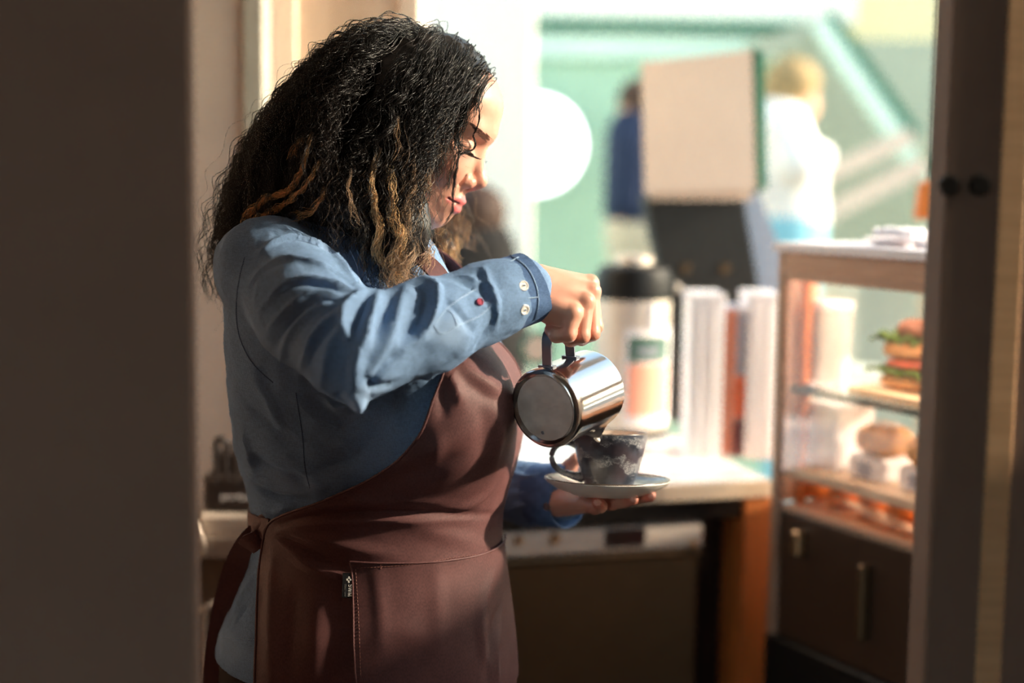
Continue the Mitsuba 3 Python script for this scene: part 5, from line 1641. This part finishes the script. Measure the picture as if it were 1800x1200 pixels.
# roots on the scalp
NL = 620
roots, nrm = [], []
while len(roots) < NL:
    d = rng.normal(size=3); d /= np.linalg.norm(d)
    q = d * np.array([.093, .073, .085]) + np.array([-.006, 0, .012])
    if q[0] > .032 + .42 * q[2] or q[2] < -.055 or (abs(d[1]) < .0):
        continue
    if q[1] < -.02 and rng.random() < .55:
        continue
    roots.append(q); nrm.append(d)
roots, nrm = np.array(roots), np.array(nrm)
tau = np.clip((.055 - roots[:, 0]) / .145, 0, 1)
tau = np.clip(tau + rng.normal(0, .05, NL), 0, 1)
near = roots[:, 1] > -.012 + rng.normal(0, .008, NL)
# end points by how far back the root sits: pixel, distance
E_near = np.array([(0, 708, 425, 1.765), (.10, 705, 465, 1.75), (.22, 712, 495, 1.74), (.36, 690, 505, 1.735), (.46, 665, 478, 1.735), (.54, 640, 440, 1.735), (.62, 560, 385, 1.73), (.74, 480, 395, 1.77), (.86, 425, 430, 1.82), (1, 395, 500, 1.88)])
E_far = np.array([(0, 806, 440, 1.985), (.2, 790, 470, 1.99), (.4, 760, 480, 1.98), (.6, 640, 430, 2.02), (.8, 470, 430, 1.99), (1, 402, 510, 1.95)])
EP = np.zeros((NL, 3))
for i in range(NL):
    tab = E_near if near[i] else E_far
    px, py, Y = (np.interp(tau[i], tab[:, 0], tab[:, k]) for k in (1, 2, 3))
    EP[i] = A3(px + rng.normal(0, 16), py + rng.normal(0, 22), Y + rng.normal(0, .016))
R0 = HC + roots @ HR
NN = nrm @ HR
lenf = np.where(rng.random(NL) < .35, rng.uniform(.55, .9, NL), rng.uniform(.9, 1.04, NL))
EPs = R0 + (EP - R0) * lenf[:, None]
out = NN * np.where(tau > .55, .075, .055)[:, None] + np.array([0, 0, -.01])
P1 = R0 + out + (np.array([-.025, 0, 0.0]) * (tau > .6)[:, None])
P2 = EPs + np.array([0, 0, .11]) + np.where(near[:, None], [0, -.012, 0], [0, .012, 0]) + np.where((tau > .6)[:, None], [-.012, 0, .015], [0, 0, 0])
fn_ = near & (tau < .42)
wf = np.clip((.42 - tau) / .25, 0, 1)[:, None]
P1 = np.where(fn_[:, None], P1 - Hf * .010 * wf, P1)
P2 = np.where(fn_[:, None], P2 * (1 - .75 * wf) + (A3(668, 298, 1.752) + rng.normal(0, .007, (NL, 3))) * .75 * wf, P2)
ff_ = ~near & (tau < .5)
P1 = np.where(ff_[:, None], R0 + NN * .038 + np.array([-.012, .022, .0]), P1)
P2 = np.where(ff_[:, None], A3(745, 330, 1.985) + rng.normal(0, .008, (NL, 3)), P2)
guide = bez(R0 - NN * .004, P1, P2, EPs)
PER = 8
idx = np.repeat(np.arange(NL), PER)
n_ = len(idx)
G = guide[idx]
spread = rng.normal(0, 1, (n_, 3)) * .0045
s_ = np.linspace(0, 1, NS)[None, :, None]
G = G + spread[:, None] * (0.9 + .5 * s_ - .9 * (s_ ** 3))
lam_l, ph_l, amp_l = rng.uniform(.028, .050, NL), rng.uniform(0, 6.28, NL), rng.uniform(.0030, .0068, NL)
W = wave(G, amp_l[idx] * rng.uniform(.75, 1.25, n_), lam_l[idx] * rng.uniform(.95, 1.06, n_), ph_l[idx] + rng.normal(0, .35, n_))
# loose flyaway hairs
NF = 300
fi = rng.integers(0, NL, NF)
GF_ = guide[fi] + rng.normal(0, 1, (NF, 1, 3)) * np.array([.012, .012, .012]) * (np.linspace(0.2, 1.8, NS)[None, :, None])
WF = wave(GF_, rng.uniform(.003, .007, NF), rng.uniform(.038, .060, NF), rng.uniform(0, 6.28, NF))
ALL = np.concatenate([W, WF])
nn_ = len(ALL)
tone = np.concatenate([rng.random(NL)[idx], rng.random(NF)])
tall_ = np.concatenate([tau[idx], tau[fi]])
nearA = np.concatenate([near[idx], near[fi]])
s1 = np.linspace(0, 1, NS)[None, :, None]
dark, brown, light = np.array(lin(17, 13, 12)), np.array(lin(36, 26, 21)), np.array(lin(170, 138, 108))
colh = np.repeat(dark[None, None], nn_, 0) * (0.7 + .8 * tone[:, None, None]) * np.ones((1, NS, 1))
colh = colh + (brown - dark) * np.clip((s1 - .45) / .5, 0, 1) * (.25 + .75 * tone[:, None, None])
fr = (tall_ < .5) & ((tone > .58) | ~nearA)
colh = np.where(fr[:, None, None], colh + (light - brown) * np.clip((s1 - np.where(nearA, .62, .5)[:, None, None]) / .35, 0, 1) * np.clip(tone[:, None, None] * 1.2, 0, 1), colh)
rad = np.concatenate([rng.uniform(.00042, .00070, n_), rng.uniform(.00018, .0003, NF)])
hm, hc = strand_tubes(ALL, rad, rad * .7, colh)


_pts = W[:, ::2].reshape(-1, 3)
_pxy = pix(_pts)
_ptree = cKDTree(_pxy)


def outer_y(px):
    """How near the doorway the hair's outside lies at some pixels."""
    out = []
    for k in _ptree.query_ball_point(px, 7.0):
        out.append(np.percentile(_pts[k, 1], 3) if len(k) > 6 else np.nan)
    return np.array(out)


# golden and front locks laid on the outside of the hair
def lock(pts, color, n, spread_, lift, r, target, amp=.0024, lam=.034, seed=0, fade=0.3):
    r_ = np.random.default_rng(seed)
    px = ppath(pts, 3.0)
    sp = np.linspace(0, 1, len(px))
    if target is None:
        yy = outer_y(px)
        ok, lift = np.isfinite(yy), 0.003
        q = np.stack([yy] * 3, 1)
    else:
        q, nn2, ok = onto(target, px)
    if ok.sum() < 4:
        q = np.array([A3(a, b, 1.75) for a, b in px])
    else:
        Yv = gaussian_filter1d(np.interp(sp, sp[ok], q[ok][:, 1]), max(1, len(px) / 12))
        q = np.array([A3(a, b, y - lift) for (a, b), y in zip(px, Yv)])
    base = np.stack([np.interp(np.linspace(0, 1, NS), sp, q[:, k]) for k in range(3)], 1)
    B = base[None] + r_.normal(0, 1, (n, 1, 3)) * spread_ * 1.35 * (0.5 + 0.9 * np.linspace(0, 1, NS) ** 2)[None, :, None] * [1, .7, 1]
    B = wave(B, np.full(n, amp) * r_.uniform(.4, 1.3, n), np.full(n, lam) * r_.uniform(.8, 1.2, n), r_.uniform(0, 2.2, n) + seed)
    c = np.array(color) * r_.uniform(.7, 1.25, (n, 1, 1)) * np.ones((1, NS, 1))
    c = np.array(lin(40, 27, 20)) + (c - np.array(lin(40, 27, 20))) * np.clip(np.linspace(0, 1, NS) / fade, 0, 1)[None, :, None]
    return strand_tubes(B, np.full(n, r), np.full(n, r * .7), c)


GOLD, BLOND, ASH = lin(214, 164, 108), lin(222, 188, 140), lin(176, 146, 116)
LOCKS = [
    ([(548, 235), (540, 262), (535, 285), (524, 312), (500, 340), (470, 348), (452, 362), (436, 378), (432, 402), (440, 414)], GOLD, 26, .0016, .030, .00042),
    ([(562, 280), (540, 322), (512, 350), (480, 370), (450, 385), (436, 396)], GOLD, 20, .0018, .028, .0004),
    ([(570, 330), (566, 350), (552, 368), (520, 384)], GOLD, 14, .002, .026, .00035),
    ([(530, 240), (520, 258), (512, 275)], GOLD, 8, .002, .03, .00035),
    ([(668, 262), (660, 288), (655, 320), (656, 350), (664, 380), (668, 410), (664, 440), (672, 462), (690, 468), (700, 450), (706, 425), (694, 402), (684, 380), (690, 352), (686, 320), (684, 296)], BLOND, 16, .0016, .018, .0004),
    ([(662, 270), (655, 300), (656, 340), (662, 375), (670, 405), (662, 435), (668, 455)], BLOND, 34, .0024, .016, .00045),
    ([(690, 300), (688, 335), (692, 365), (700, 392), (708, 410), (700, 436), (688, 452), (694, 478), (706, 498)], BLOND, 20, .0022, .020, .00042),
    ([(732, 262), (728, 290), (730, 320), (720, 345), (716, 370), (722, 395), (716, 420)], ASH, 12, .0022, .018, .00035),
    ([(700, 205), (698, 235), (702, 262), (694, 285)], ASH, 8, .0022, .014, .00032),
    ([(618, 300), (614, 330), (618, 365), (632, 395)], ASH, 8, .0022, .014, .00032),
    ([(700, 420), (690, 450), (680, 480), (700, 500)], ASH, 26, .0055, .018, .0004), ([(720, 420), (722, 450), (705, 480), (718, 500)], ASH, 30, .0060, .018, .0004), ([(745, 425), (752, 450), (738, 475), (745, 492)], ASH, 30, .0060, .012, .0004),
    ([(765, 415), (775, 440), (760, 465), (772, 482)], BLOND, 22, .0055, .0, .0004), ([(795, 410), (802, 430), (796, 452), (800, 468)], BLOND, 18, .0045, .0, .0004),
]
meshes, cols = [hm], [hc]
for k, (pts, c_, n2, sp_, lift, r_) in enumerate(LOCKS):
    m_, cc = lock(pts, c_, n2, sp_, lift, r_, None, seed=k)
    meshes.append(m_); cols.append(cc)
# curls across the cheek
FACE = [
    ([(838, 165), (842, 190), (843, 205), (838, 225), (832, 240), (836, 250), (832, 262), (818, 268), (808, 272), (804, 290), (800, 308), (797, 330), (796, 352), (795, 372), (785, 388), (778, 398)], lin(20, 15, 13), 9, .0007, .006, .00042),
    ([(812, 205), (806, 230), (806, 250), (812, 262), (802, 272), (797, 290), (790, 306), (788, 322), (782, 335)], lin(20, 15, 13), 9, .0010, .006, .00040),
    ([(800, 240), (806, 256), (806, 275), (802, 300), (799, 325), (797, 345)], lin(20, 15, 13), 7, .0009, .006, .00038),
    ([(815, 190), (808, 215), (800, 240), (806, 258), (820, 262)], lin(18, 14, 12), 26, .0030, .008, .00045),
    ([(825, 170), (818, 195), (812, 222), (800, 240), (795, 262)], lin(18, 14, 12), 30, .0036, .010, .00045),
    ([(800, 180), (795, 205), (785, 235), (775, 258), (765, 285), (750, 300)], lin(18, 14, 12), 44, .0050, .014, .00045),
    ([(850, 150), (842, 165), (836, 182), (826, 198)], lin(18, 14, 12), 30, .0034, .006, .00045),
    ([(762, 250), (772, 262), (782, 270), (790, 268)], ASH, 3, .0006, .006, .0003),
    ([(752, 380), (745, 390), (728, 402), (722, 390), (740, 380), (752, 386), (750, 395)], BLOND, 4, .0008, .010, .0003),
    ([(782, 330), (780, 350), (784, 370), (792, 380)], ASH, 2, .0005, .004, .00022),
    ([(792, 300), (790, 320), (794, 340)], BLOND, 2, .0005, .005, .00025),
    ([(765, 408), (775, 412), (782, 402), (770, 405)], BLOND, 4, .0012, .004, .00025),
]
for k, (pts, c_, n2, sp_, lift, r_) in enumerate(FACE):
    m_, cc = lock(pts, c_, n2, sp_, lift, r_, head, amp=.0009, lam=.02, seed=40 + k, fade=.05)
    meshes.append(m_); cols.append(cc)
scene['mat_hair'] = {'type': 'twosided', 'bsdf': {'type': 'principled', 'base_color': {'type': 'mesh_attribute', 'name': 'vertex_color'}, 'roughness': 0.38, 'specular': 0.6}}
hb_c = np.tile(lin(17, 13, 12), (len(hbase.vertices), 1))
meshes.append(hbase); cols.append(hb_c)
hair = cat(meshes)
obj('hair', hair, 'mat_hair', WOMAN, smooth=True, color=np.vstack(cols), label='long dark curly hair with golden ends')
# ---------------------------------------------------------------- milk jug
JB = A3(955, 719, 1.715)
JM = A3(1036, 683, 1.800)
ja = (JM - JB) / np.linalg.norm(JM - JB)
jh = np.array([0, 0, 1.0]) - ja * ja[2]
jh = jh + 0.0 * np.cross(ja, jh); jh /= np.linalg.norm(jh)
jw = np.cross(ja, jh)
JR, JL = 0.0505, float(np.linalg.norm(JM - JB)) + 0.004
JT = np.eye(4); JT[:3, 0], JT[:3, 1], JT[:3, 2], JT[:3, 3] = jh, jw, ja, JB     # local x = handle side, z = towards the mouth
prof = [(0, .0035), (JR * .80, .0035), (JR * .84, .0015), (JR * .88, 0.0), (JR * .94, .0012), (JR * .985, .0045), (JR, .009), (JR, .014)] + [(JR * (1 - .02 * t_), .014 + (JL - .014) * t_) for t_ in np.linspace(.08, 1, 26)] + \
       [(JR * .98 - .0004, JL + .0006), (JR * .98 - .0012, JL)] + [(JR * (1 - .02 * t_) - .0012, .014 + (JL - .014) * t_) for t_ in np.linspace(.95, .02, 22)] + [(JR - .004, .006), (0, .0055)]
jug = lathe(prof, 96)
v = np.array(jug.vertices)
ang_ = np.arctan2(v[:, 1], v[:, 0])
da = np.abs((ang_ - math.pi + math.pi) % (2 * math.pi) - math.pi)
da = np.abs(np.angle(np.exp(1j * (ang_ - math.pi))))
r_ = np.hypot(v[:, 0], v[:, 1])
tz_ = np.clip((v[:, 2] - JL * .52) / (JL * .48), 0, 1)
body_ = r_ > JR * .9
push = 0.020 * tz_ ** 1.8 * np.exp(-(da / .30) ** 2) * body_
v[:, 0] += push * np.cos(ang_); v[:, 1] += push * np.sin(ang_) * .3
v[:, 2] += 0.006 * tz_ ** 2 * np.exp(-(da / .35) ** 2) * body_
jug = trimesh.Trimesh(v, jug.faces, process=False)
jug.apply_transform(JT)
M_JUG = mat('polished_steel', speckle((206, 200, 196), (222, 216, 212), 60), 0.14, metal=1.0)
M_JUGBASE = mat('scuffed_steel', mikit.proc(lambda p, n, uv: MX(lin(214, 196, 186), lin(240, 224, 214), SS(.25, .8, FB(p.x * 60, p.y * 60, p.z * 60, 4)))), 0.5, metal=0.0)
M_HANDLE = mat('dark_handle_steel', lin(150, 154, 164), 0.3, metal=0.8)
JUG = thing('milk_jug', 'polished steel milk jug tipped over the cup by its strap handle', 'jug')
obj('body', jug, M_JUG, JUG, smooth=35)
base_ = lathe([(0, .0030), (JR * .80, .0030), (JR * .80, .0042), (0, .0042)], 64); base_.apply_transform(JT)
obj('base_plate', base_, M_JUGBASE, JUG, label='scuffed round base')
dim = blob([-JR * .62, -JR * .1, .0030], [.0022, .0022, .0008], 2); dim.apply_transform(JT)
obj('dimple', dim, M_HANDLE, JUG)
HX = JR + .043
hp = [(JR + .000, .014), (JR + .010, .0145), (HX - .010, .0165), (HX - .003, .020), (HX, .028), (HX, .052), (HX - .003, .061), (HX - .010, .064), (JR + .010, .066), (JR - .001, .0665)]
hpath = smooth_path([JB + jh * a_ + ja * b_ for a_, b_ in hp], 60)
tt2 = np.gradient(hpath, axis=0)
obj('handle', tube(hpath, 1.0, flat=(0.0066, 0.0011), normal=np.cross(jw, tt2)), M_HANDLE, JUG, smooth=30, label='dark strap handle')
for b_ in (.014, .0665):
    f_ = bx(JR - .0025, JR + .0016, -.0110, .0110, b_ - .0045, b_ + .0045, .0006); f_.apply_transform(JT)
    obj('handle_foot', f_, M_HANDLE, JUG)
# milk just inside the mouth
mk = []
# ---------------------------------------------------------------- cup and saucer, held slightly tilted
SC = A3(1067, 856, 1.86)
tilt = trimesh.transformations.rotation_matrix(math.radians(-5.5), [1, 0, 0]) @ trimesh.transformations.rotation_matrix(math.radians(0.5), [0, 1, 0])


def tput(m):
    m = m.copy(); m.apply_transform(tilt); m.apply_translation(SC); return m


SR = 0.0838
c_s0, c_s1, c_s2 = lin(246, 240, 230), lin(226, 218, 208), lin(134, 130, 122)
M_SAUCER = mat('cream_glaze', mikit.proc(lambda p, n, uv: MX(c_s0, c_s1, FB(p.x * 50, p.y * 50, p.z * 50, 3))), 0.12, spec=0.6)
M_SAUCERTOP = mat('grey_glaze', mikit.proc(lambda p, n, uv: MX(c_s1, c_s2, SS(.35, .7, FB(p.x * 26 + 3, p.y * 26, p.z * 26, 4)))), 0.08, spec=0.7)
M_RIM = mat('brown_rim', lin(92, 78, 66), 0.25)
SA = thing('saucer', 'cream stoneware saucer with grey top held under the cup', 'saucer')
obj('plate', tput(lathe([(0, -.008), (SR * .50, -.008), (SR * .52, -.0095), (SR * .56, -.0095), (SR * .60, -.0075), (SR * .80, -.002), (SR * .95, .006), (SR, .0105), (SR * .995, .0120), (SR * .97, .0110)], 96)), M_SAUCER, SA)
obj('top_glaze', tput(lathe([(SR * .975, .0112), (SR * .90, .0070), (SR * .74, .0020), (SR * .60, -.0010), (SR * .40, -.0020), (0, -.0020)], 96)), M_SAUCERTOP, SA, label='mottled grey glaze')
obj('rim', tput(tube(np.array([[SR * .988 * math.cos(t_), SR * .988 * math.sin(t_), .0119] for t_ in np.linspace(0, 2 * math.pi, 97)]), .0009, 8, caps=False)), M_RIM, SA)
CR_, CH = 0.0500, 0.0735
cup_px = (1070 - 1067) / 1344.0
co = lambda m: tput(moved(m, loc=[cup_px, 0, -.0012]))
CT = [(0.0, .0030), (.0262, .0030), (.0290, .0), (.0315, .0012), (.0330, .006), (.0385, .022), (.0440, .042), (.0478, .060), (CR_, CH), (CR_ - .0010, CH + .0012), (CR_ - .0026, CH + .0004)]
CI = [(CR_ - .0026, CH + .0004), (.0450, .060), (.0412, .042), (.0355, .022), (.0300, .008), (0, .005)]
c_k0, c_k1, c_k2, c_k3 = lin(38, 42, 52), lin(72, 78, 90), lin(176, 178, 180), lin(76, 62, 68)


def cupglaze(p, n, uv):
    q0, q1, q2 = p.x * 42, p.y * 42, p.z * 42
    b = FB(q0 + 2.3, q1, q2 + 5.1, 4)
    wob = FB(p.x * 25 + 7, p.y * 25, p.z * 60 + b * 3, 3)
    ves = SS(.52, .62, wob) * SS(.35, .7, N(p.x * 900, p.y * 900, p.z * 900))
    base = MX(MX(c_k0, c_k1, SS(.35, .7, b)), c_k3, SS(.55, .8, FB(q0 * .5 + 9, q1 * .5, q2 * .5, 2)) * .8)
    return MX(base, c_k2, ves * .75)


M_CUP = mat('slate_glaze', mikit.proc(cupglaze), 0.28, spec=0.55)
M_CUPIN = mat('cup_inside', lin(232, 220, 204), 0.2)
CUP = thing('cup', 'slate grey crackle glazed coffee cup standing on the saucer under the jug', 'cup')
obj('body', co(lathe(CT, 96)), M_CUP, CUP)
obj('inside', co(lathe(CI, 96)), M_CUPIN, CUP, label='pale inside glaze')
obj('rim', co(tube(np.array([[(CR_ - .001) * math.cos(t_), (CR_ - .001) * math.sin(t_), CH + .0006] for t_ in np.linspace(0, 2 * math.pi, 97)]), .0010, 8, caps=False)), M_RIM, CUP)
cf = lathe([(0, .050), (.0425, .050), (.0428, .0512), (0, .0516)], 48)
obj('coffee', co(cf), mat('milky_coffee', lin(186, 140, 98), 0.15), CUP, label='milky coffee')
hpts = smooth_path([(-.0440, 0, .0560), (-.0560, -.006, .0600), (-.0700, -.010, .0560), (-.0770, -.011, .0440), (-.0740, -.010, .0310), (-.0640, -.008, .0215), (-.0500, -.004, .0165), (-.0350, 0, .0135)], 40)
obj('handle', co(tube(hpts, np.interp(np.linspace(0, 1, 40), [0, .15, .8, 1], [.0050, .0036, .0040, .0075]), 12)), M_CUP, CUP, smooth=True)
# thin stream of milk from the spout into the cup
sp = JB + ja * (JL + .006) - jh * (JR * .98 + .018)
end = SC + np.array([-.012, -.012, .0495])
obj('milk_stream', tube(smooth_path([sp + jh * .004 - ja * .004, sp + ja * .004 - np.array([0, 0, .004]), (sp + end) / 2 + np.array([.006, .006, 0.004]), end], 24), np.linspace(.0032, .0022, 24), 10), mat('milk', lin(246, 240, 230), 0.3), JUG, smooth=True, label='thin stream of milk')
